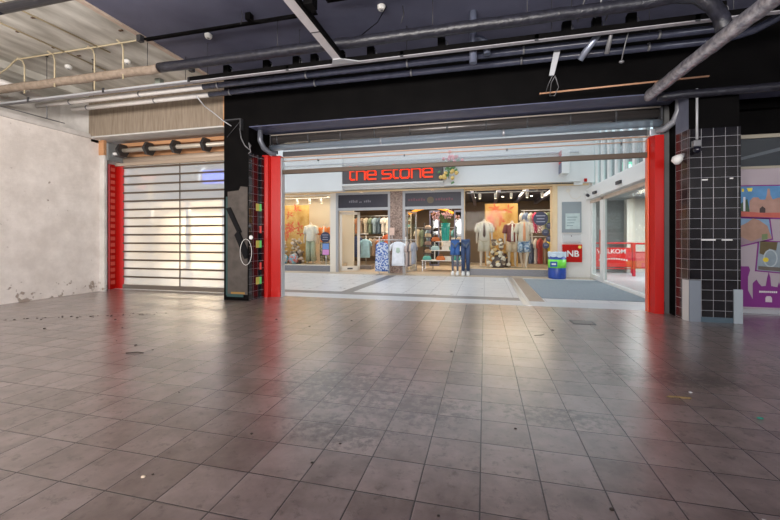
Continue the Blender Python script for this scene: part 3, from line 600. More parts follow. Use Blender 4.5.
# pillar equipment
cm = thing('security_camera', 'black dome camera under a steel rod on the tiled pillar', 'camera')
MB().tube([(3.07, 6.55, 3.48), (3.07, 6.55, 2.72)], .016, 10).build('rod', LGREY, cm)
MB().box(3.02, 3.12, 6.52, 6.61, 2.62, 2.71, .01).build('mount_box', GREY, cm)
MB().ball((3.07, 6.54, 2.57), .055).build('dome', M('black_dome', (.01, .01, .02), .1), cm)
wl = thing('wall_lamp', 'small white lamp on the side of the tiled pillar', 'lamp')
MB().loft([(2.90, 6.75, 2.40, .03, .03), (2.90, 6.75, 2.46, .075, .075), (2.91, 6.75, 2.52, .07, .07), (2.93, 6.75, 2.55, .03, .03)]).build('shade', WHITE, wl)
MB().box(2.93, 2.985, 6.72, 6.78, 2.50, 2.56).build('bracket', GREY, wl)
for i, (x0, x1, z) in enumerate(((3.17, 3.24, 2.12), (3.52, 3.56, 2.13), (3.16, 3.34, 1.22), (3.42, 3.55, 1.22))):
    one(MB().box(x0, x1, 6.615, 6.627, z, z+.018).build('tape_scrap', WHITE), ['short white tape scrap high on the tiled pillar, left one', 'tiny white tape scrap high on the tiled pillar, right one', 'long white strip at mid height on the tiled pillar', 'shorter white strip at mid height on the tiled pillar, by its right edge'][i], 'tape')

# ================================================================== THE SHOP
SY = 13.2
def sbox(*a, mat=None, name='wall', bev=0): return struct(MB().box(*a, bev).build(name, mat))
# fascias
sbox(-9.9, -4.96, 12.75, 13.4, 2.97, 5.2, mat=FASC, name='shop_fascia')
sbox(-4.96, -1.33, 12.85, 13.4, 3.02, 5.2, mat=FASC, name='shop_fascia')
sbox(-1.33, 2.9, 12.80, 13.4, 3.03, 5.2, mat=FASC, name='shop_fascia')
sbox(-9.9, 2.85, 12.72, 12.80, 3.93, 3.96, mat=LGREY, name='trim_4')
sbox(-9.9, 3.4, 13.4, 13.6, 2.95, 5.2, mat=CREAMF, name='wall_shop_upper')
sbox(2.2, 3.42, 13.12, 13.5, 0, 3.0, mat=WHITE, name='wall_shop_right')
sbox(2.85, 3.42, 12.9, 13.4, 3.0, 5.2, mat=WHITE, name='wall_shop_right')
sbox(2.13, 2.28, 13.05, 13.5, .0, 3.0, mat=GOLDC, name='shop_pier')
sbox(-5.60, -5.36, 13.15, 13.5, 0, 2.95, mat=CREAMF, name='shop_pier')
sbox(-10.0, -8.9, 13.2, 13.5, 0, 3.0, mat=CREAMF, name='shop_pier')
gr = M('brown_speckled_granite', (.10, .055, .04), .4, col2=(.40, .28, .22), nscale=28, contrast=2)
sbox(-3.27, -2.82, 13.10, 13.6, 0, 2.95, mat=gr, name='granite_pier')
plg = M('grey_granite', (.15, .15, .17), .4, col2=(.30, .30, .32), nscale=50, contrast=2)
sbox(-10.0, -5.60, 13.25, 14.95, 0, .22, mat=SHOPF, name='shop_plinth')
sbox(-10.0, -5.60, 13.2, 13.25, 0, .22, mat=plg, name='shop_plinth')
sbox(-.68, 2.13, 13.1, 13.25, 0, .22, mat=plg, name='shop_plinth')
sbox(-.68, 2.13, 13.25, 14.95, 0, .22, mat=SHOPF, name='shop_plinth')
sbox(-10.2, 3.4, 13.15, 20, 0, .006, mat=SHOPF, name='shop_floor')
sbox(-10.2, 3.4, 12.55, 13.15, 0, .008, mat=M('beige_step', (.45, .38, .30), .5), name='floor_band')
sbox(-10.2, -5.3, 14.95, 15.0, .0, 3.0, mat=M('pale_display_wall', (.80, .72, .60), .7), name='display_wall')
sbox(-10.2, 3.4, 19.9, 20.1, 0, 3.6, mat=M('shop_back_wall', (.16, .12, .09), .8), name='wall_shop_back')
sbox(3.2, 3.4, 13.5, 20, 0, 3.6, mat=M('shop_side_wall', (.30, .23, .16), .8), name='wall_shop_side')
sbox(-10.4, -10.2, 13.5, 20, 0, 3.6, mat=M('shop_side_wall', (.30, .23, .16), .8), name='wall_shop_side')
sbox(-5.36, -.68, 13.6, 20, 3.12, 3.3, mat=M('dark_shop_ceiling', (.10, .09, .09), .8), name='ceiling_shop')
sbox(-.68, 3.4, 13.6, 20, 3.12, 3.3, mat=M('navy_shop_ceiling', (.05, .055, .09), .8), name='ceiling_shop')
sbox(-10.2, -5.36, 13.6, 20, 3.0, 3.2, mat=CREAMF, name='ceiling_shop')
# fascia underside trim, warm light put into its golden cream colour
sbox(-10.2, 3.2, 13.08, 13.4, 2.94, 3.0, mat=GOLDC, name='trim_5')
# windows
def frame_win(n, x0, x1, z0, z1, mat, t=.05):
    f = MB().box(x0, x0+t, 13.22, 13.28, z0, z1).box(x1-t, x1, 13.22, 13.28, z0, z1).box(x0+t, x1-t, 13.222, 13.278, z1-t, z1).box(x0+t, x1-t, 13.222, 13.278, z0, z0+.03)
    f = struct(f.build('window_%d' % n, mat))
    MB().box(x0+t, x1-t, 13.245, 13.252, z0, z1).build('pane', GLASS, f); return f
frame_win(2, -8.9, -5.55, .22, 2.92, CREAMF)
frame_win(3, -.68, 2.13, .22, 2.92, GOLDC, .035)
def door_unit(n, x0, x1):
    f = MB().box(x0, x0+.09, 13.12, 13.26, 0, 2.95).box(x1-.09, x1, 13.12, 13.26, 0, 2.95).box(x0+.09, x1-.09, 13.122, 13.258, 2.28, 2.38).box(x0+.09, x1-.09, 13.122, 13.258, 2.86, 2.95)
    f = struct(f.build('door_%d' % n, DALU))
    MB().box(x0+.09, x1-.09, 13.16, 13.20, 2.38, 2.86).build('transom_panel', M('smoked_transom', (.035, .032, .045), .45), f)
    return f
d1 = door_unit(1, -5.36, -3.27); d2 = door_unit(2, -2.82, -.68)
def scrawl(b, x, z, n, w_, h, y):
    for i in range(n):
        b.box(x+i*w_, x+i*w_+w_*.65, y-.004, y, z, z+h*(.7+.3*((i*7) % 3)/2))
    return b
b = MB(); scrawl(b, -4.85, 2.57, 5, .07, .10, 13.16); scrawl(b, -4.45, 2.56, 2, .05, .06, 13.16); scrawl(b, -4.27, 2.57, 4, .07, .09, 13.16)
b.build('lettering', M('faint_grey_print', (.20, .19, .21), .5), d1)
b = MB(); scrawl(b, -2.62, 2.58, 7, .09, .09, 13.16); scrawl(b, -1.65, 2.58, 7, .09, .09, 13.16)
b.build('lettering', M('faint_red_print', (.16, .05, .07), .5), d2)
MB().tube([(-1.83, 13.155, 2.60), (-1.83, 13.150, 2.60)], .12, 16).build('emblem', M('faint_olive_print', (.12, .09, .05), .5), d2)
# open glass door leaf in left doorway
dl = thing('door_leaf', 'white framed glass door leaf standing ajar in the left shop doorway', 'door', loc=(-5.26, 13.28, .01), rz=math.radians(28))
MB().box(0, .08, -.02, .02, .02, 2.24).box(.66, .76, -.02, .02, .02, 2.24).box(0, .76, -.02, .02, 2.14, 2.24).box(0, .76, -.02, .02, .02, .20).build('frame', CREAMF, dl)
MB().box(.08, .66, -.004, .004, .2, 2.14).build('pane', GLASS, dl)
MB().box(.28, .48, -.035, -.02, .08, .13).build('door_stop', DGREY, dl)
# pair frames in right doorway
for x, l in ((-2.70, 'slim metal framed glass panel at the left of the right shop doorway'),):
    t = thing('door_leaf', l, 'door', loc=(x, 13.3, .01), rz=math.radians(75))
    MB().box(0, .05, -.02, .02, .02, 2.24).box(.75, .80, -.02, .02, .02, 2.24).box(0, .8, -.02, .02, 2.18, 2.24).box(0, .8, -.02, .02, .02, .1).build('frame', ALU, t)
    MB().box(.05, .75, -.004, .004, .1, 2.18).build('pane', GLASS, t)
# sign
sg = thing('shop_sign', 'dark grey sign board with orange-red letters reading the stone', 'sign')
MB().box(-4.93, -1.36, 12.70, 12.85, 3.19, 3.82, .004).build('board', M('dark_grey_board', (.10, .09, .09), .5), sg)
MB().box(-4.95, -1.34, 12.68, 12.86, 3.14, 3.19).build('edge_trim', WHITE, sg)
LET = M('orange_red_letter', (.85, .06, .02), .35, emit=(1.0, .07, .02), es=.55)
H = .34; bz = 3.335; th = .052; c_ = .05
def rr(x, w0, z0, z1, c=c_):   # rounded rect points
    return [(x+c, z0), (x+w0-c, z0), (x+w0, z0+c), (x+w0, z1-c), (x+w0-c, z1), (x+c, z1), (x, z1-c), (x, z0+c), (x+c, z0)]
def letter(ch, x):
    W = .30
    if ch == 't': return [[(x, bz+.46), (x, bz+c_), (x+c_, bz), (x+.15, bz)], [(x, bz+.30), (x+.13, bz+.30)]], .25
    if ch == 'h': return [[(x, bz+.46), (x, bz)], [(x, bz+.30), (x+W-c_, bz+.30), (x+W, bz+.25), (x+W, bz)]], .40
    if ch == 'e': return [[(x+W, bz), (x+c_, bz), (x, bz+c_), (x, bz+.25), (x+c_, bz+.30), (x+W-c_, bz+.30), (x+W, bz+.25), (x+W, bz+.15), (x+.03, bz+.15)]], .40
    if ch == 's': return [[(x, bz), (x+W-c_, bz), (x+W, bz+.04), (x+W, bz+.12), (x+W-.04, bz+.15), (x+.04, bz+.15), (x, bz+.18), (x, bz+.26), (x+c_, bz+.30), (x+W, bz+.30)]], .40
    if ch == 'o': return [rr(x, W, bz, bz+.30)], .40
    if ch == 'n': return [[(x, bz), (x, bz+.30), (x+W-c_, bz+.30), (x+W, bz+.25), (x+W, bz)]], .40
x = -4.63
for ch in 'the stone':
    if ch == ' ': x += .16; continue
    ln, adv = letter(ch, x); MB().strokes(ln, th, 12.66, 12.70).build('letter_'+ch, LET, sg); x += adv*.985
# white light strip + spots under canopy
for x in (-4.35, -1.75):
    one(MB().loft([(x, 13.12, 2.94, .06, .03), (x, 13.12, 2.955, .07, .04)]).build('canopy_lamp', E('lamp_white', (1, .9, .75), 2)), 'small lit lamp under the shop canopy over the %s doorway' % ('left' if x < -3 else 'right'), 'lamp')
# flower reflection on the fascia, built as solid flowers
fl = thing('flower_reflection', 'reflection of pink and gold flowers, built solid, right of the sign board', 'flowers')
b1 = MB(); b2 = MB(); b3 = MB()
for i in range(26):
    x = -1.15+R.gauss(0, .16); z = 3.62+R.gauss(0, .20)
    b1.loft([(x, 12.62+R.uniform(-.03, .05), z-.05, .01, .01), (x+.03, 12.64, z, .06, .02), (x+.05, 12.64, z+.06, .004, .004)], 6)
for i in range(12): b2.ball((-1.12+R.gauss(0, .16), 12.60+R.uniform(-.03, .03), 3.88+R.gauss(0, .09)), .065, sub=1)
for i in range(9): b3.ball((-1.15+R.gauss(0, .14), 12.60+R.uniform(-.03, .03), 3.38+R.gauss(0, .08)), .075, sub=1)
b1.build('leaves', K((.12, .25, .10)), fl); b2.build('pink_flowers', K((.75, .25, .28)), fl); b3.build('gold_flowers', K((.70, .48, .15)), fl)
MB().tube([(-1.15, 12.65, 3.9), (-1.15, 12.65, 3.25)], .012, 6).build('stem', K((.2, .15, .08)), fl)
# projecting box sign
bs = thing('box_sign', 'small white projecting sign with a red and black face on the white fascia', 'sign')
MB().box(2.28, 2.50, 12.35, 12.80, 3.22, 3.98, .01).build('case', WHITE, bs)
MB().box(2.265, 2.28, 12.38, 12.78, 3.56, 3.93).build('red_face', RED, bs)
MB().box(2.265, 2.28, 12.38, 12.78, 3.26, 3.55).build('black_face', BLKG, bs)
# wall items
pn = thing('display_case', 'grey framed notice case on the white wall above the red box', 'case')
MB().box(2.42, 2.99, 13.06, 13.12, 1.44, 2.42, .006).build('frame', M('grey_case', (.27, .31, .33), .4), pn)
MB().box(2.52, 2.94, 13.05, 13.062, 1.55, 2.05).build('notice', K((.45, .53, .52), .4), pn)
for i in range(4): MB().box(2.56, 2.56+.3-.04*i, 13.045, 13.05, 1.92-.09*i, 1.94-.09*i).build('print_line', K((.16, .24, .26), .4), pn)
fp = thing('flap_panel', 'white metal flap with a lock between the notice case and the red box', 'panel')
MB().box(2.44, 2.99, 13.08, 13.12, 1.10, 1.40, .008).build('panel', M('flap_white', (.62, .63, .62), .4), fp)
MB().box(2.47, 2.96, 13.075, 13.08, 1.36, 1.37).box(2.47, 2.96, 13.075, 13.08, 1.13, 1.14).build('seam', GREY, fp)
MB().tube([(2.70, 13.08, 1.33), (2.70, 13.06, 1.33)], .018, 8).build('lock', DGREY, fp)
nb = thing('hydrant_box', 'red square box marked NB on the white wall', 'box')
MB().box(2.42, 2.99, 12.98, 13.12, .50, 1.06, .008).build('case', RED, nb)
text_mesh('NB', .27, 2.72, 12.975, .76, 0, .004, .006).build('lettering', WHITE, nb)
MB().tube([(2.92, 12.978, .98), (2.92, 12.970, .98)], .05, 10).build('sticker', K((.75, .6, .1), .4), nb)
one(MB().tube([(2.60, 13.08, 2.78), (2.60, 13.05, 2.78)], .06, 12).tube([(2.62, 13.08, 2.72), (2.70, 13.08, 2.55), (2.85, 13.08, 2.50), (2.98, 13.08, 2.60)], .008, 6).build('wall_speaker', CREAMF), 'small round fitting with a drooping cable high on the white wall', 'fitting')
sc = thing('security_camera', 'small dark camera on the white wall above the glass doors', 'camera')
MB().tube([(3.12, 12.95, 2.62), (3.08, 12.65, 2.56)], .045, 10).build('body', DGREY, sc)
MB().box(3.06, 3.14, 12.9, 13.12, 2.62, 2.72).build('mount', WHITE, sc)
# bin
bn = thing('waste_bin', 'round blue litter bin with a lime green band and plastic liner', 'bin')
BX, BY = 2.21, 12.72
MB().loft([(BX, BY, .0, .25, .25), (BX, BY, .04, .26, .26), (BX, BY, .80, .262, .262)], 24).build('body', K((.015, .055, .30), .35), bn)
bb = MB().loft([(BX, BY, .34, .265, .265), (BX, BY, .60, .265, .265)], 24).build('green_band', K((.18, .70, .06), .35), bn)
MB().prism([(BX-.24, .38), (BX-.04, .38), (BX-.04, .54), (BX-.24, .54)], BY-.275, BY-.24).build('label_plate', K((.02, .10, .35), .4), bb)
MB().box(BX-.20, BX-.08, BY-.28, BY-.275, .44, .49).build('label_print', WHITE, bb)
ln = MB(); ring = []
for k, (dz, dr) in enumerate(((.68, .268), (.76, .272), (.82, .278), (.83, .25), (.74, .22))):
    ring.append([(BX+(dr+R.uniform(-.008, .008))*math.cos(a), BY+(dr+R.uniform(-.008, .008))*math.sin(a), dz+R.uniform(-.02, .02)) for a in [i*PI/14 for i in range(28)]])
vv = [[ln.b.verts.new(q) for q in r] for r in ring]
for a, b in zip(vv[:-1], vv[1:]):
    for i in range(28): ln.b.faces.new((a[i], a[(i+1) % 28], b[(i+1) % 28], b[i]))
ln.build('liner_bag', K((.55, .66, .74), .3), bn)

# ---- stickers on shop windows
def sticker(x, z, r, lab, lines=3):
    t = thing('window_sticker', lab, 'sticker')
    MB().tube([(x, 13.240, z), (x, 13.232, z)], r, 24).build('disc', NAVY, t)
    b = MB()
    for i in range(lines): w_ = r*(.62, .5, .58)[i % 3]; zz = z+r*.42-i*r*.42; b.box(x-w_, x+w_, 13.228, 13.232, zz-r*.06, zz+r*.06)
    b.build('lettering', M('sticker_print', (.35, .37, .45), .5), t)
sticker(1.80, 1.90, .23, 'large round navy sticker at the right of the right shop window', 3)
sticker(2.07, 1.66, .105, 'small round navy sticker, topmost of the four below the large one', 2)
sticker(1.95, 1.45, .11, 'small round navy sticker, second of the four below the large one', 2)
sticker(2.07, 1.24, .105, 'small round navy sticker, third of the four below the large one', 2)
sticker(1.96, 1.02, .105, 'small round navy sticker, lowest of the four below the large one', 2)
sticker(-5.83, 1.30, .20, 'round navy sticker on the left shop window beside the orange top', 3)
scn = thing('display_screen', 'small upright screen showing coloured pictures in the left shop window', 'screen')
MB().box(-5.98, -5.70, 13.30, 13.34, .62, 1.08, .005).build('case', DGREY, scn)
MB().box(-5.97, -5.71, 13.295, 13.30, .63, .83).build('picture', E('screen_pink', (.45, .18, .38), .6), scn)
MB().box(-5.97, -5.71, 13.295, 13.30, .84, 1.06).build('picture', E('screen_blue', (.12, .20, .42), .6), scn)
MB().tube([(-5.84, 13.33, .22), (-5.84, 13.33, .62)], .02, 8).build('stand', ALU, scn)
# gold panels
def panel(x0, x1, z0, z1, y, lab, redz):
    m = M('gold_print', (.55, .27, .05), .6, col2=(.78, .52, .18), nscale=2.5, contrast=1.5)
    t = thing('artwork', lab, 'artwork')
    MB().box(x0, x1, y, y+.03, z0, z1).build('board', m, t)
    b = MB(); rr_ = random.Random(int(x0*10)+50)
    for i in range(9):
        cx = rr_.uniform(x0+.2, x1-.2); cz = rr_.uniform(*redz)
        for k in range(6):
            a = k*PI/3+rr_.random()
            L_ = rr_.uniform(.12, .26)
            b.prism([(cx, cz), (cx+L_*.6*math.cos(a)-.03*math.sin(a), cz+L_*.6*math.sin(a)+.03*math.cos(a)), (cx+L_*math.cos(a), cz+L_*math.sin(a)), (cx+L_*.6*math.cos(a)+.03*math.sin(a), cz+L_*.6*math.sin(a)-.03*math.cos(a))], y-.002-.0004*i, y)
    b.build('flower_print', K((.62, .10, .04), .6), t)
panel(-8.25, -6.98, .23, 2.62, 14.2, 'large yellow and orange art panel in the left shop window', (1.3, 2.5))
panel(.03, 1.20, .23, 2.55, 14.6, 'large gold panel with red flowers in the right shop window', (1.7, 2.4))

# ---- mannequins
SKINM = M('pale_mannequin', (.62, .52, .42), .4)
GREYM = M('grey_mannequin', (.10, .12, .16), .5)
def skin_body(verts, edges, rads, name, mat, parent):
    me = bpy.data.meshes.new('s'); me.from_pydata(verts, edges, [])
    o = bpy.data.objects.new('s', me); C.objects.link(o)
    mo = o.modifiers.new('k', 'SKIN'); me.skin_vertices[0].data[0].use_root = True
    for i, r in enumerate(rads): me.skin_vertices[0].data[i].radius = r if isinstance(r, tuple) else (r, r)
    mo.use_smooth_shade = True
    o.modifiers.new('u', 'SUBSURF').levels = 1
    bpy.context.view_layer.update()
    m2 = bpy.data.meshes.new_from_object(o.evaluated_get(bpy.context.evaluated_depsgraph_get()))
    bpy.data.objects.remove(o)
    m2.materials.clear(); m2.materials.append(mat)
    ob = bpy.data.objects.new(name, m2); C.objects.link(ob); ob.parent = parent; return ob
def mannequin(x, y, z, lab, top, top2, bottom, short=True, walk=0, rz=0, tie=None, s=1.0, inner=None, name='mannequin'):
    t = thing(name, lab, 'mannequin', 'dressed mannequins', loc=(x, y, z), rz=rz); t.scale = (s, s, s)
    V = [(0,0,.92),(0,0,1.08),(0,0,1.28),(0,0,1.40),(0,0,1.48),(0,0,1.56)]
    Rr = [(.14,.10),(.12,.09),(.15,.10),(.11,.08),(.045,.045),(.048,.048)]
    Ed_ = [(0,1),(1,2),(2,3),(3,4),(4,5)]
    feet = {}
    for sx in (-1, 1):
        i = len(V)
        V += [(sx*.17,0,1.40),(sx*.23,.03,1.14),(sx*.24,-.05,.92),(sx*.24,-.07,.85)]; Rr += [.055,.04,.028,.032]
        Ed_ += [(3,i),(i,i+1),(i+1,i+2),(i+2,i+3)]
        for f in range(5):
            j = len(V); fx = sx*.24+(f-2)*.014; L_ = (.05,.09,.095,.085,.07)[f]
            if f == 0: V += [(sx*.225,-.10,.83),(sx*.222,-.115,.80)]
            else: V += [(fx,-.085,.85-L_*.6),(fx,-.075,.85-L_)]
            Rr += [.009,.007]; Ed_ += [(i+3,j),(j,j+1)]
        i = len(V); fy = sx*walk
        V += [(sx*.09,0,.86),(sx*.10,-.02-fy*.4,.48),(sx*.10+(-sx*.06 if walk else 0),.03-fy*.9,.08),(sx*.11+(-sx*.06 if walk else 0),-.13-fy*.9,.03)]
        Rr += [.085,.055,.035,(.035,.022)]; Ed_ += [(0,i),(i,i+1),(i+1,i+2),(i+2,i+3)]
        feet[sx] = (V[i], V[i+1], V[i+2])
    skin_body(V, Ed_, Rr, 'body', SKINM, t)
    b = MB().loft([(0,0,.84,.19,.13),(0,0,.98,.175,.125),(0,0,1.12,.165,.12),(0,0,1.28,.185,.13),(0,0,1.38,.17,.11),(0,0,1.43,.12,.085),(0,0,1.46,.07,.06)], 18)
    for sx in (-1, 1):
        b.tube([(sx*.12,0,1.385),(sx*.19,.0,1.37),(sx*.225,.02,1.25),(sx*.245,.03,1.13)], [.06,.075,.075,.08], 12)
    b.build('shirt', top, t)
    if inner: MB().loft([(0,-.09,.86,.055,.055),(0,-.085,1.1,.05,.055),(0,-.09,1.3,.05,.055),(0,-.06,1.44,.035,.03)], 10).build('inner_shirt', inner, t)
    if tie: MB().prism([(-.024,1.42),(.024,1.42),(.045,1.02),(0,.94),(-.045,1.02)], -.150, -.132).build('tie', tie, t)
    MB().tube([(0,-.0,1.44),(0,0,1.475)], [.065,.05], 12).build('collar', top2, t)
    b = MB().loft([(0,0,.80,.17,.12),(0,0,.90,.165,.12),(0,0,.98,.15,.105)], 16)
    for sx in (-1, 1):
        h_, k_, a_ = feet[sx]
        if short: b.tube([(h_[0], h_[1], .86), ((h_[0]+k_[0])/2, (h_[1]+k_[1])/2, .68), (k_[0], k_[1]+.0, .50)], [.10,.105,.11], 12)
        else: b.tube([(h_[0], h_[1], .86), (k_[0], k_[1], .48), (a_[0]*1.1, a_[1], .10)], [.10,.095,.10], 12)
    b.build('shorts' if short else 'trousers', bottom, t)
    MB().loft([(0, .02, -.02, .17, .15), (0, .02, .0, .17, .15)], 20).build('stand_base', GLASSD, t)
    return t
PZ = .24
IV = K((.62, .56, .46)); WH = K((.72, .68, .60))
mannequin(-6.80, 14.0, PZ, 'headless mannequin in white top and sage green wide trousers, left window', WH, WH, K((.33, .36, .26)), False, s=1.07)
ptm = M('patterned_cloth', (.10, .12, .10), .7, col2=(.55, .45, .30), nscale=14, contrast=3)
mannequin(-6.30, 14.25, PZ, 'headless mannequin in orange jacket and patterned trousers, left window', K((.75, .22, .05)), WH, ptm, False, s=1.03, inner=WH)
mannequin(.0, 13.9, PZ, 'headless mannequin in pale shirt with brown tie and beige shorts', IV, WH, K((.50, .44, .34)), True, tie=K((.10, .05, .03)), s=1.10)
mannequin(.96, 14.05, PZ, 'headless mannequin in open maroon shirt over white, beside the gold panel', K((.20, .05, .045)), WH, K((.55, .42, .28)), True, inner=WH, s=1.06)
bsh = M('blue_floral_cloth', (.10, .20, .36), .7, col2=(.55, .62, .68), nscale=16, contrast=3)
mannequin(1.33, 13.75, PZ, 'headless mannequin striding in cream shirt, peach scarf and blue floral shorts', K((.66, .58, .46)), WH, bsh, True, walk=.18, inner=K((.75, .32, .16)), s=1.08)
def legs(x, y, lab, sh_, lg, fold):
    t = thing('leg_mannequin', lab, 'mannequin', 'leg mannequins by the doorway', loc=(x, y, .012)); t.scale = (.95, 1.0, 1.22)
    V = [(0,0,.90)]; Rr = [(.12,.09)]; Ed_ = []
    for sx in (-1, 1):
        i = len(V); V += [(sx*.075,0,.84),(sx*.085,-.03,.48),(sx*.085,.04,.10)]; Rr += [.075,.052,.036]; Ed_ += [(0,i),(i,i+1),(i+1,i+2)]
    skin_body(V, Ed_, Rr, 'legs', GREYM, t)
    b = MB().loft([(0,0,.76,.155,.11),(0,0,.88,.16,.115),(0,0,.98,.15,.105)], 16)
    for sx in (-1, 1):
        if fold: b.tube([(sx*.08,0,.84),(sx*.08,-.02,.66),(sx*.085,-.03,.56)], [.09,.09,.095], 12)
        else: b.tube([(sx*.08,0,.84),(sx*.085,-.03,.48),(sx*.085,.03,.14)], [.09,.075,.06], 12)
    b.build('denim_shorts' if fold else 'jeans', sh_, t)
    MB().loft([(0,0,.955,.158,.112),(0,0,.99,.155,.11)], 16).build('waistband', K((.05, .10, .22)), t)
    for sx in (-1, 1):
        MB().loft([(sx*.085,-.06,.0,.062,.15),(sx*.085,-.06,.04,.064,.15),(sx*.085,-.02,.08,.052,.10),(sx*.085,.04,.11,.038,.045)], 14).build('sneaker', WHITE, t)
legs(-.96, 12.95, 'lower-body mannequin in blue denim shorts and white sneakers', K((.03, .10, .30)), None, True)
legs(-.61, 12.93, 'lower-body mannequin in dark jeans and white sneakers', K((.025, .05, .12)), None, False)

# ---- garments
def garment(x, y, ztop, h, w, mat, lab, rz=0, group=None, sleeves=True, print_=None, d=.05):
    t = thing('hanging_garment', lab, 'garment', group, loc=(x, y, ztop-h), rz=rz)
    b = MB(); n = 6
    rings = [(0, 0, 0, w*.52, d*1.2)]
    for i in range(1, n): rings.append((R.uniform(-.006, .006), 0, h*.86*i/n, w*(.52-.05*i/n)+R.uniform(-.006, .006), d*(1.2-.1*i/n)))
    rings += [(0, 0, h*.88, w*.46, d), (0, 0, h*.95, w*.30, d*.8), (0, 0, h*.97, w*.14, d*.6)]
    b.loft(rings, 12)
    if sleeves:
        for sx in (-1, 1): b.tube([(sx*w*.38, 0, h*.88), (sx*w*.56, 0, h*.80), (sx*w*.66, 0, h*.60)], [.05, .055, .055], 8, ell=.8)
    b.build('cloth', mat, t)
    MB().tube([(-w*.2, 0, h*.95), (0, 0, h*1.0), (0, 0, h*1.04), (.02, 0, h*1.065), (0, 0, h*1.085)], .006, 5).build('hanger', GREY, t)
    if print_: MB().prism([(-.07, h*.55), (.0, h*.50), (.07, h*.56), (.05, h*.72), (-.05, h*.73)], -d*1.45, -d*.9).build('chest_print', print_, t)
    return t
# rack outside
rk = thing('clothes_rack', 'chrome clothes rack standing before the granite pier', 'rack')
MB().tube([(-3.65, 12.44, 1.20), (-2.28, 12.74, 1.20)], .014, 8).build('rail', ALU, rk)
for (x, y) in ((-3.50, 12.47), (-2.62, 12.66)):
    MB().tube([(x, y, .03), (x, y, 1.30)], .014, 8).build('post', ALU, rk)
    MB().tube([(x-.04, y-.25, .02), (x, y, .03), (x+.04, y+.25, .02)], .014, 8).build('foot', ALU, rk)
ch = thing('sign_holder', 'small pale card holder on top of the clothes rack', 'sign holder')
MB().box(-3.16, -2.98, 12.55, 12.56, 1.36, 1.62, .003).build('card', K((.60, .42, .34)), ch)
MB().tube([(-3.07, 12.57, 1.19), (-3.07, 12.57, 1.36)], .008, 6).build('stem', ALU, ch)
fm = M('blue_floral_dress', (.60, .66, .74), .7, col2=(.03, .10, .38), nscale=17, contrast=4)
garment(-3.36, 12.32, 1.16, 1.02, .46, fm, 'blue and white floral dress hanging on the front rack', rz=.1, sleeves=False, d=.06)
garment(-2.82, 12.42, 1.17, .84, .44, K((.66, .68, .72)), 'white T-shirt with a small green print on the front rack', rz=.1, print_=K((.35, .45, .38)))
for i, c in enumerate(((.45, .36, .33), (.12, .10, .10), (.50, .40, .32), (.30, .32, .38))):
    garment(-2.52+i*.06, 12.64+i*.02, 1.14, .85-.03*i, .42, K(c), ['taupe', 'black', 'sand', 'grey-blue'][i]+' garment seen edge-on at the right end of the front rack', rz=1.45, group='edge-on garments on the front rack')
# interior rails left doorway
def rail(x0, x1, y, z, lab):
    t = thing('wall_rail', lab, 'rail')
    MB().tube([(x0, y, z), (x1, y, z)], .014, 6).build('bar', ALU, t)
    for x in (x0+.1, x1-.1): MB().tube([(x, y, z), (x, y+.0, .0)], .014, 6).build('post', ALU, t)
pal = [((.08, .12, .16), 'dark blue'), ((.50, .44, .34), 'cream'), ((.10, .28, .30), 'teal'), ((.55, .52, .48), 'off-white'), ((.16, .20, .14), 'olive'), ((.45, .20, .10), 'rust'), ((.62, .58, .50), 'ivory'), ((.22, .30, .36), 'steel blue'), ((.30, .22, .16), 'brown'), ((.65, .42, .34), 'salmon')]
rail(-7.2, -3.4, 17.2, 2.32, 'upper clothes rail at the back of the shop behind the left doorway')
rail(-6.9, -3.3, 16.6, 1.32, 'lower clothes rail at the back of the shop behind the left doorway')
k = 0
for i in range(17):
    c, n = pal[(i*3) % 10]; garment(-7.0+i*.22, 17.2, 2.26, .80, .40, K(c), n+' garment on the upper back rail, %s from its left end' % ORD[i], rz=R.uniform(1.0, 1.35), group='garments on the upper back rail')
for i in range(14):
    c, n = pal[(i*7+2) % 10]; garment(-6.7+i*.23, 16.6, 1.27, .82, .40, K(c), n+' garment on the lower back rail, %s from its left end' % ORD[i], rz=R.uniform(1.0, 1.35), group='garments on the lower back rail')
garment(-5.50, 15.9, 1.38, .95, .42, K((.04, .06, .16)), 'long navy coat hanging just inside the left doorway', rz=.3)
garment(-5.10, 15.9, 1.25, .85, .42, K((.26, .46, .58)), 'light blue shirt hanging just inside the left doorway', rz=.3)
rail(-5.9, -5.0, 16.0, 1.45, 'short clothes rail just inside the left doorway')
garment(-3.95, 15.6, 1.45, .75, .42, K((.60, .14, .05)), 'orange-red garment hanging deeper inside the left doorway', rz=.3)
rail(-4.3, -3.6, 15.6, 1.52, 'short rail with one orange-red garment inside the left doorway')
one(MB().box(-4.9, -4.4, 14.5, 14.9, .01, .16, .01).build('floor_box', K((.16, .14, .13))), 'low dark box on the shop floor inside the left doorway', 'box')
# shelves upper right of left doorway
def shelf_unit(x0, x1, y, zs_, lab, mat):
    t = thing('shelf_unit', lab, 'shelf')
    for z in zs_: MB().box(x0, x1, y, y+.35, z, z+.03).build('shelf', mat, t)
    for x in (x0, x1-.03): MB().box(x, x+.03, y+.3, y+.35, 0, zs_[-1]+.3).build('upright', mat, t)
    return t
shelf_unit(-4.1, -3.1, 15.9, (1.72, 2.02), 'high open shelf with folded clothes seen through the left doorway', CREAMF)
for j, z in enumerate((1.75, 2.05)):
    for i in range(5):
        c, n = pal[(i*3+j*2) % 10]
        one(MB().box(-4.02+i*.18, -3.87+i*.18, 15.93, 16.2, z+.002, z+.10+.02*(i % 2), .01).build('folded_clothes', K(c)), n+' folded pile on the %s high shelf, %s from the left' % (('lower', 'upper')[j], ORD[i]), 'clothes', 'folded piles on the high shelves')
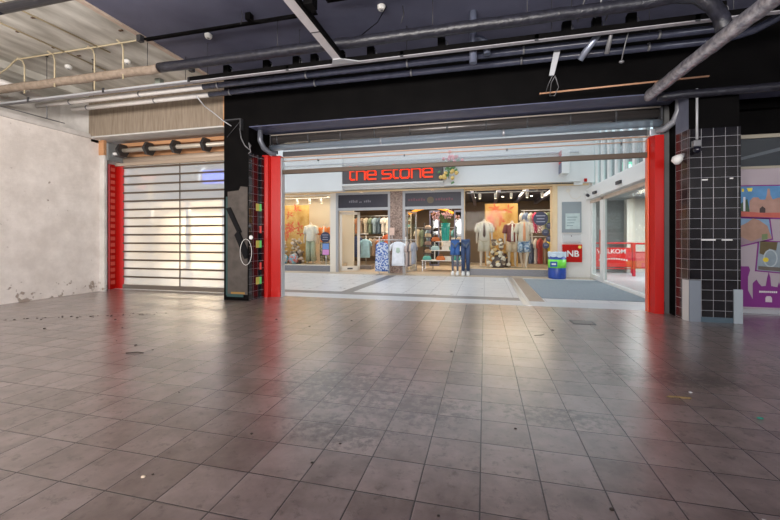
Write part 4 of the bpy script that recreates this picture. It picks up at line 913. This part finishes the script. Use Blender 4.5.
# right doorway interior
dt = thing('display_table', 'white tiered display table with bags and shoes in the right doorway', 'table')
for (x0, x1, y0, y1, z) in ((-2.35, -.72, 14.3, 15.1, .42), (-2.0, -.8, 14.5, 15.1, .80), (-1.85, -.75, 14.75, 15.1, 1.14)):
    MB().box(x0, x1, y0, y1, z-.03, z, .004).build('tier', WHITE, dt)
for x in (-2.3, -.78):
    for y in (14.35, 15.05): MB().box(x-.02, x+.02, y-.02, y+.02, .006, .40).build('leg', ALU, dt)
for x in (-1.9, -.85): MB().box(x-.015, x+.015, 14.9, 14.93, .42, 1.11).build('upright', WHITE, dt)
items = [(-2.15, 14.5, .42, (.10, .38, .34), 'teal'), (-1.62, 14.45, .42, (.55, .16, .04), 'orange'), (-1.05, 14.5, .42, (.05, .28, .24), 'dark teal'), (-1.85, 14.65, .80, (.35, .50, .52), 'pale blue'), (-1.15, 14.65, .80, (.15, .50, .42), 'mint'), (-1.86, 14.9, 1.14, (.50, .14, .04), 'rust'), (-.90, 14.9, 1.14, (.55, .45, .34), 'beige')]
for x, y, z, c, n in items:
    t = thing('handbag', n+' handbag on the %s tier of the white display table' % ('bottom' if z < .5 else 'middle' if z < 1 else 'top'), 'bag', 'bags on the display table', loc=(x, y, z+.002))
    MB().loft([(0, 0, 0, .17, .08), (0, 0, .08, .17, .08), (0, 0, .15, .12, .05), (0, 0, .16, .05, .02)], 12).build('body', K(c), t)
    MB().tube([(-.08, 0, .13), (-.05, 0, .21), (.05, 0, .21), (.08, 0, .13)], .010, 6).build('handle', K(tuple(q*.6 for q in c)), t)
for i, (x, z) in enumerate(((-1.45, .80), (-1.38, .42), (-1.18, 1.14), (-1.40, .952), (-.98, .80))):
    one(MB().box(x-(.14 if z < 1 else .07), x+(.14 if z < 1 else .07), 14.6 if z < 1 else 14.8, 14.82 if z < 1 else 14.95, z+.002, z+.148, .006).build('gift_box', WH), ['pale box on the middle tier beside the vase foot', 'pale box at the centre of the bottom tier', 'pale box on the top tier right of the vase', 'pale box stacked on the middle tier', 'pale box at the right end of the middle tier'][i], 'box', 'pale boxes on the display table')
vs2 = thing('flower_vase', 'tall teal vase with pink blossom branches on the display table', 'vase')
VX, VY = -1.48, 14.92
MB().loft([(VX, VY, 1.16, .13, .13), (VX, VY, 1.22, .15, .15), (VX, VY, 1.6, .17, .17), (VX, VY, 1.85, .19, .19), (VX, VY, 1.86, .15, .15), (VX, VY, 1.6, .12, .12)], 20).build('vase', K((.02, .30, .27), .2), vs2)
MB().box(VX-.16, VX+.16, VY-.12, VY+.14, 1.142, 1.16).build('plinth', WHITE, vs2)
b1 = MB(); b2 = MB()
for i in range(15):
    a = R.uniform(-1, 1); L_ = R.uniform(.25, .55); ex = VX+a*.5; ez = 1.85+L_*(1-.3*abs(a))
    b1.tube([(VX, VY, 1.8), ((VX+ex)/2, VY, 1.85+L_*.6), (ex, VY+R.uniform(-.1, .1), ez)], [.012, .009, .006], 5)
    for j in range(5): b2.ball((ex+R.gauss(0, .05), VY+R.gauss(0, .05), ez+R.gauss(0, .06)), .038, sub=1)
b1.build('branches', K((.10, .22, .07)), vs2); b2.build('blossoms', K((.62, .38, .40)), vs2)
arch = one(MB().tube([(-3.0+.02*i, 15.2, 2.50-.00012*(i-45)**2) for i in range(0, 91, 5)], .05, 8).build('ceiling_ring', E('orange_glow', (1.0, .38, .04), 1.2)), 'glowing orange curved lamp under the ceiling in the right doorway', 'lamp')
su = shelf_unit(-2.45, -2.05, 15.3, (.30, .62, .95, 1.28, 1.60), 'narrow dark shelf tower with beige bags behind the display table', DGREY)
for i, z in enumerate((.33, .65, .98, 1.31, 1.63)):
    one(MB().loft([(-2.25, 15.45, z+.002, .14, .08), (-2.25, 15.45, z+.12, .13, .07), (-2.25, 15.45, z+.16, .06, .03)], 12).build('handbag', K(((.50, .36, .24), (.55, .40, .28), (.35, .24, .20), (.6, .48, .32), (.45, .35, .28))[i])), ['lowest', 'second lowest', 'middle', 'second highest', 'highest'][i]+' beige bag on the narrow dark shelf tower', 'bag', 'bags on the shelf tower')
one(MB().loft([(-2.62, 14.2, .01, .16, .14), (-2.62, 14.2, .25, .12, .1), (-2.60, 14.2, .42, .05, .05)], 12).build('beanbag', IV), 'pale sack-shaped bag on the floor at the left of the display table', 'bag')
rail(-3.2, -.9, 17.4, 1.75, 'back wall clothes rail behind the right doorway')
for i in range(9):
    c, n = pal[(i*3+1) % 10]; garment(-3.0+i*.24, 17.4, 1.70, .85, .42, K(c), n+' garment behind the right doorway, %s from the left' % ORD[i], rz=R.uniform(1.0, 1.35), group='garments behind the right doorway')
for i, (x0, x1) in enumerate(((-2.4, -1.95), (-1.3, -.85))):
    t = thing('standing_mirror', ['tall dark framed mirror left of the vase', 'tall dark framed mirror right of the vase'][i], 'mirror')
    MB().box(x0, x1, 16.9, 16.94, .02, 2.5, .01).build('frame', BLKG, t)
    MB().box(x0+.06, x1-.06, 16.89, 16.90, .1, 2.42).build('glass', M('mirror_glass', (.10, .10, .10), .08, 1), t)
# right window: merchandise at the right
rail(1.35, 2.55, 14.95, 2.30, 'upper clothes rail at the right of the right window')
rail(1.35, 2.35, 14.6, 1.32, 'lower clothes rail at the right of the right window')
pal2 = [((.66, .62, .58), 'white'), ((.20, .26, .42), 'slate blue'), ((.62, .58, .50), 'ivory'), ((.62, .04, .12), 'crimson'), ((.70, .48, .46), 'pink'), ((.64, .60, .52), 'cream'), ((.22, .28, .16), 'green')]
for i, (c, n) in enumerate(pal2): garment(1.38+i*.155, 14.95, 2.24, .78, .36, K(c), n+' garment on the upper rail in the right window', rz=R.uniform(.9, 1.25), group='garments on the upper rail in the right window')
pal3 = [((.60, .55, .46), 'ivory'), ((.14, .16, .24), 'navy'), ((.66, .60, .55), 'white'), ((.45, .06, .06), 'dark red'), ((.30, .20, .14), 'brown'), ((.75, .58, .06), 'yellow')]
for i, (c, n) in enumerate(pal3): garment(1.52+i*.15, 14.35 if i > 3 else 14.6, 1.28, .95, .34, K(c), n+' garment on the lower rail in the right window', rz=R.uniform(.9, 1.25), group='garments on the lower rail in the right window')
# sculptures / flower displays
def floral(x, y, z, s, lab, cols_):
    t = thing('floral_display', lab, 'display', loc=(x, y, z))
    for k, c in enumerate(cols_):
        b = MB()
        for i in range(16):
            a = R.uniform(0, 2*PI); h_ = R.uniform(.06, 1); rr_ = s*(.42-.25*h_)*R.uniform(.3, 1)
            b.ball((rr_*math.cos(a), rr_*math.sin(a)*.6, h_*s), s*R.uniform(.05, .10), (1, 1, .8), 1)
        b.build('blossoms', K(c), t)
    MB().loft([(0, 0, 0, s*.22, s*.18), (0, 0, s*.1, s*.25, s*.2), (0, 0, s*.5, s*.05, s*.05)], 10).build('base', K((.10, .07, .06)), t)
floral(.46, 13.75, .23, 1.0, 'cream and black flower sculpture between mannequins in the right window', ((.72, .66, .54), (.74, .68, .56), (.20, .14, .10), (.60, .42, .2)))
floral(.72, 14.3, .23, .95, 'golden flower sculpture behind the cream one in the right window', ((.60, .40, .14), (.50, .30, .10)))
floral(-8.1, 13.95, .23, .95, 'tall cream flower display at the left end of the left window', ((.60, .50, .36), (.40, .28, .18), (.62, .50, .45)))
floral(-7.45, 14.0, .23, 1.0, 'beige flower display before the art panel in the left window', ((.55, .42, .28), (.66, .55, .48), (.32, .22, .14)))
def patball(x, y, r, c1, c2, lab):
    m = M('mosaic_pattern', c1, .5, col2=c2, nscale=9, contrast=5)
    one(MB().ball((x, y, .23+r), r, (1, .8, 1), 3).build('patterned_ball', m), lab, 'ball', 'patterned balls in the left window')
patball(-7.75, 13.55, .20, (.65, .55, .48), (.05, .30, .45), 'white and blue patterned ball at the front of the left window')
patball(-7.35, 13.58, .20, (.60, .15, .12), (.20, .40, .50), 'red and blue patterned ball in the left window')
patball(-8.2, 13.55, .18, (.70, .62, .50), (.30, .15, .10), 'cream and brown patterned ball at the left end of the left window')
# track lights in windows
def track(x0, x1, y, z, xs, lab):
    one(MB().box(x0, x1, y-.015, y+.015, z, z+.03).box(x0+.3, x0+.33, y-.01, y+.01, z+.03, 2.999 if x0 < -3 else 3.119).box(x1-.33, x1-.30, y-.01, y+.01, z+.03, 2.999 if x0 < -3 else 3.119).build('light_track', LGREY), lab, 'track')
    for i, x in enumerate(xs):
        t = thing('track_spotlight', 'white track spotlight in the %s shop window, %s from its left' % ('left' if x < -3 else 'right', ORD[i]), 'spotlight', 'track spotlights in the %s window' % ('left' if x < -3 else 'right'), loc=(x, y, z-.20))
        MB().tube([(0, .03, .02), (0, -.02, .17)], .045, 12).build('housing', WHITE, t)
        MB().box(-.012, .012, -.02, .0, .15, .2).build('arm', LGREY, t)
        MB().tube([(0, .035, .012), (0, .032, .018)], .038, 12).build('bulb', E('bulb_glow', (1, .82, .55), 4), t)
track(-8.8, -5.7, 13.9, 2.85, (-8.0, -7.35, -6.8, -6.3), 'pale lighting track in the left shop window')
track(-.6, 2.05, 13.6, 2.84, (-.15, .38, .90, 1.42, 1.9), 'pale lighting track in the right shop window')
for i in range(14):
    x = -5.0+(i % 7)*1.15; y = 15.0+1.6*(i//7)
    t = thing('downlight', 'small lit downlight in the %s row of the shop ceiling, %s from the left' % (('front', 'back')[i//7], ORD[i % 7]), 'lamp', 'downlights in the shop ceiling', loc=(x, y, 3.02))
    MB().loft([(0, 0, .0, .05, .05), (0, 0, .10, .05, .05)], 10).build('can', DGREY, t)
    MB().loft([(0, 0, -.012, .045, .045), (0, 0, -.002, .045, .045)], 10).build('bulb', E('bulb_glow', (1, .82, .55), 14), t)
# dark beams in the right window's ceiling
for i in range(4):
    one(MB().box(-.5+i*.95, -.38+i*.95, 14.0, 19.5, 2.92, 3.08).build('ceiling_duct', BLKG), 'dark duct under the shop ceiling behind the right window, %s from the left' % ORD[i], 'duct', 'dark ducts in the shop ceiling')

# ================================================================== NEIGHBOUR SHOP (seen through the closed shutter)
sbox(-18, -10.2, 13.0, 13.4, 2.80, 4.25, mat=M('blue_grey_fascia', (.07, .085, .12), .5), name='neighbour_fascia')
sbox(-18, -10.2, 13.1, 13.4, 4.25, 5.2, mat=FASC, name='neighbour_fascia')
sbox(-18, -10.2, 16.5, 16.7, 0, 2.9, mat=M('warm_white_wall', (.72, .64, .52), .7), name='wall_neighbour_back')
sbox(-18, -10.2, 13.4, 16.6, 2.9, 3.1, mat=CREAMF, name='ceiling_neighbour')
sbox(-18.2, -18, 7.4, 20, 0, 5.2, mat=WHITE, name='wall_mall_left')
for x in (-17.9, -15.9, -14.0, -12.1, -10.35):
    sbox(x, x+.14, 13.2, 13.35, 0, 2.80, mat=ALU, name='neighbour_mullion')
b = thing('neighbour_sign', 'glowing blue shop sign behind the closed shutter', 'sign')
MB().box(-11.05, -10.05, 12.93, 13.0, 3.45, 4.0, .03).build('panel', E('blue_glow', (.03, .12, .95), 1.6), b)
MB().tube([(-11.2, 12.95, 3.6), (-11.18, 12.95, 3.95), (-10.95, 12.95, 4.1)], .03, 8).build('white_arc', E('white_glow', (.9, .95, 1), 1.5), b)
b = thing('neighbour_sign', 'orange and yellow sign shape behind the closed shutter', 'sign')
MB().box(-14.1, -13.4, 12.93, 13.0, 3.75, 3.95, .02).build('red_bar', E('coral_glow', (.9, .25, .18), .8), b)
MB().box(-13.75, -13.55, 12.93, 13.0, 2.85, 3.74, .02).build('yellow_bar', E('yellow_glow', (.9, .65, .3), .7), b)
MB().box(-14.3, -13.9, 12.93, 13.0, 3.35, 3.5, .02).build('red_bar', E('coral_glow', (.9, .25, .18), .8), b)
# ================================================================== GLASS DOOR WALL AT THE RIGHT
X = 3.30
struct(MB().box(X-.18, X+.10, 8.3, 13.15, 2.46, 2.80, .01).build('door_header', WHITE))
struct(MB().box(X-.05, X+.05, 8.3, 13.15, 2.36, 2.44).build('trim_6', WOODP))
struct(MB().box(X-.10, X+.08, 8.3, 13.15, 2.80, 2.86).build('trim_7', WHITE))
for y in (12.0, 10.0):
    one(MB().box(X-.24, X-.18, y-.14, y+.14, 2.54, 2.62, .01).build('door_sensor', DGREY), 'dark motion sensor on the white door header, %s one' % ('farther' if y > 11 else 'nearer'), 'sensor')
w5 = struct(MB().box(X-.04, X+.04, 12.0, 12.12, 0, 2.46).box(X-.04, X+.04, 13.0, 13.12, 0, 2.46).box(X-.04, X+.04, 12.12, 13.0, .01, .14).box(X-.04, X+.04, 12.12, 13.0, 2.38, 2.46).build('door_3', WHITE))
MB().box(X-.006, X+.006, 12.12, 13.0, .14, 2.38).build('pane', GLASSD, w5)
MB().box(X-.06, X-.04, 12.05, 12.09, .8, 1.5).build('door_handle', M('rust_red_handle', (.5, .12, .08), .4), w5)
w6 = struct(MB().box(X-.05, X+.05, 11.78, 11.94, 0, 2.46).box(X-.03, X+.05, 8.3, 11.78, .006, .07).box(X-.03, X+.05, 8.3, 11.78, 2.40, 2.46).box(X-.05, X+.05, 8.3, 8.42, 0, 2.46).build('door_4', WHITE))
MB().box(X+.004, X+.012, 8.42, 11.78, .07, 2.40).build('pane', GLASSD, w6)
# clerestory
cl = MB()
for y in (13.05, 12.55, 12.0, 11.4, 10.8, 10.2, 9.6, 9.0, 8.4): cl.box(X-.03, X+.05, y-.07, y+.07, 2.86, 5.2)
w7 = struct(cl.build('window_4', WHITE))
MB().box(X+.01, X+.02, 8.3, 13.1, 2.86, 5.2).build('pane', GLASSD, w7)
ex = thing('exit_sign', 'small green and white exit sign behind the upper windows', 'sign')
MB().box(3.6, 3.9, 11.3, 11.34, 2.86, 3.30, .005).build('case', E('exit_green', (.25, .75, .50), .8), ex)
MB().prism([(3.66, 3.05), (3.74, 3.14), (3.70, 3.22), (3.78, 3.24), (3.82, 3.16), (3.76, 3.05)], 11.29, 11.30).build('running_figure', E('sign_white', (.9, 1, .95), 1), ex)
one(MB().box(3.02, 3.10, 12.84, 12.9, 3.02, 3.12, .005).build('alarm_button', RED), 'tiny red alarm call point above the glass doors', 'alarm')
one(MB().box(2.72, 2.98, 12.86, 12.9, 2.93, 3.02, .008).build('white_fitting', WHITE), 'small white box fitting beside the red call point', 'fitting')
# hall behind
GB = M('grey_brick', (.26, .26, .25), .8, col2=(.34, .34, .33), nscale=12)
sbox(3.5, 4.9, 16.5, 16.7, 0, 5.2, mat=GB, name='wall_hall_back')
sbox(4.9, 6.6, 16.5, 16.7, 0, 5.2, mat=GB, name='wall_hall_back')
sbox(6.6, 12, 16.5, 16.7, 0, 5.2, mat=M('dark_hall_glass', (.10, .14, .18), .2), name='wall_hall_back')
sbox(5.1, 5.3, 15.6, 15.9, 0, 2.7, mat=CREAMF, name='hall_pier')
sbox(5.35, 5.85, 16.0, 16.3, 0, 2.9, mat=CREAMF, name='hall_pier')
sbox(6.0, 6.3, 15.4, 15.8, 0, 5, mat=M('taupe_pier', (.25, .22, .19), .6), name='hall_pier')
sbox(3.36, 12, 8.2, 16.6, 2.75, 2.85, mat=M('hall_ceiling', (.30, .32, .32), .7), name='ceiling_hall')
area('hall_light', (5.6, 13.2, 2.7), (0, 0, 0), 2.0, 2.5, 190, (.95, .97, 1))
# red barrier
br = thing('trolley_barrier', 'red metal barrier with white WELKOM lettering behind the glass', 'barrier')
BYY = 15.2
MB().box(3.75, 5.12, BYY-.02, BYY+.02, .22, .92).build('banner_panel', REDB, br)
MB().tube([(3.70, BYY, 1.08), (5.16, BYY, 1.08)], .03, 8).build('top_rail', REDB, br)
MB().tube([(3.70, BYY, .16), (5.16, BYY, .16)], .02, 8).build('bottom_rail', REDB, br)
for x in (3.72, 5.14): MB().box(x-.04, x+.04, BYY-.04, BYY+.04, .006, 1.10).build('post', REDB, br)
text_mesh('WELKOM', .22, 4.46, BYY-.024, .78, 0, .004, .004).build('lettering', WHITE, br)
sc2 = MB()
for i in range(12):
    sc2.box(4.05+i*.08, 4.10+i*.08, BYY-.026, BYY-.02, .44+.05*math.sin(i/11*PI), .50+.05*math.sin(i/11*PI))
sc2.build('small_lettering', WHITE, br)
b2_ = thing('trolley_barrier', 'plain red metal barrier in front of the lettered one', 'barrier')
for x in (4.78, 6.1): MB().box(x-.04, x+.04, 13.96, 14.04, .006, 1.10).build('post', REDB, b2_)
MB().tube([(4.78, 14, 1.08), (6.1, 14, 1.08)], .03, 8).tube([(4.78, 14, .80), (6.1, 14, .80)], .02, 8).tube([(4.78, 14, .28), (6.1, 14, .28)], .02, 8).build('rails', REDB, b2_)
MB().box(4.84, 6.05, 13.99, 14.01, .30, .78).build('panel', M('translucent_red', (.75, .14, .12), .4), b2_)
# outer boundary of the hall and the mall
sbox(11.9, 12, 7.5, 16.6, 0, 5, mat=CREAMF, name='wall_hall_right')
sbox(3.7, 11.9, 7.78, 7.9, 0, 3.4, mat=GREY, name='wall_hall_front')

# ================================================================== DEBRIS ON THE FLOOR
DB = M('dark_crumb', (.03, .022, .016), .9)
def crumb(x, y, s, mat, name, lab, cat, group=None):
    b = MB(); b.ball((x, y, s*.35), s, (1, R.uniform(.5, .9), .4), 1)
    for v in b.b.verts: v.co += Vector((R.uniform(-1, 1), R.uniform(-1, 1), R.uniform(-.3, .3)))*s*.25
    o = b.build(name, mat); one(o, lab, cat, group)
for x, y, s in ((-3.95, 3.55, .018), (-3.6, 3.45, .014), (-5.5, 4.6, .02), (-4.35, 3.65, .012), (-1.70, 1.63, .010), (-1.44, 2.12, .012), (-.35, 4.2, .02), (-.93, 1.93, .010), (-2.4, 4.9, .02), (.20, 2.6, .012), (.57, 1.93, .012), (2.2, 3.2, .016), (-1.95, 5.4, .02), (-3.1, 5.2, .02), (.9, 5.5, .02), (-4.9, 4.2, .015), (-2.4, 2.55, .010), (-.2, 1.70, .008), (-.85, 2.15, .010), (-5.9, 3.9, .02)):
    crumb(x, y, s, DB, 'dirt_crumb', 'small dark crumb of dirt on the brown tiled floor', 'crumb', 'dark crumbs scattered on the floor')
crumb(-1.73, 1.60, .014, K((.62, .50, .36)), 'plaster_chip', 'small cream chip of plaster on a tile at lower left', 'chip')
crumb(1.20, 2.02, .010, K((.6, .58, .55)), 'plaster_chip', 'small white chip of plaster on a tile at lower right', 'chip')
crumb(1.98, 1.95, .010, K((.6, .54, .46)), 'plaster_chip', 'pale chip of plaster near the right edge of the floor', 'chip')
crumb(1.85, 3.15, .022, K((.03, .28, .20)), 'paper_scrap', 'tiny green scrap of paper on the tiled floor', 'scrap')
crumb(1.62, 3.55, .014, K((.6, .6, .6)), 'paper_scrap', 'tiny white scrap of paper on the tiled floor', 'scrap')
b = MB()
for i in range(5): b.loft([(1.42+i*.03, 3.42+R.uniform(-.02, .02), .002, .03, .012), (1.43+i*.03, 3.42, .012, .015, .006)], 6)
one(b.build('dry_leaf', K((.20, .13, .05))), 'curled dry brown leaf on the tiled floor', 'leaf')
one(MB().tube([(-3.78, 3.28, .006), (-3.68, 3.33, .008), (-3.60, 3.33, .006)], .006, 5).build('twig', DB), 'thin dark twig on the left part of the floor', 'twig')
one(MB().tube([(.62, 5.15, .003), (.72, 5.2, .005), (.76, 5.27, .003)], .003, 5).build('twig', DB), 'thin dark twig on the floor near the middle of the opening', 'twig')
# dust line near left wall
b = MB()
for i in range(40):
    t_ = i/39; b.ball((-7.1+1.9*t_+R.gauss(0, .03), 4.22+.95*t_+R.gauss(0, .05), .004), R.uniform(.006, .018), (1.3, 1, .4), 1)
o = one(b.build('grit_trail', DB), 'broken trail of dark grit on the floor near the left wall', 'grit'); o['kind'] = 'stuff'

# ------------------------------------------------------------------ put every world-built thing's origin at its base
bpy.context.view_layer.update()
allo = list(C.objects)
for t in WORLD:
    fam = [t] if t.type == 'MESH' else []
    lvl = [o for o in allo if o.parent == t]
    while lvl:
        fam += lvl; lvl = [o for o in allo if o.parent in lvl]
    pts = [v.co for o in fam if o.type == 'MESH' for v in o.data.vertices]
    if not pts: continue
    lo = Vector((min(p.x for p in pts), min(p.y for p in pts), min(p.z for p in pts))); hi = Vector((max(p.x for p in pts), max(p.y for p in pts), max(p.z for p in pts)))
    c = Vector(((lo.x+hi.x)/2, (lo.y+hi.y)/2, lo.z))
    for o in fam:
        if o.type == 'MESH': o.data.transform(Matrix.Translation(-c))
    t.location = c
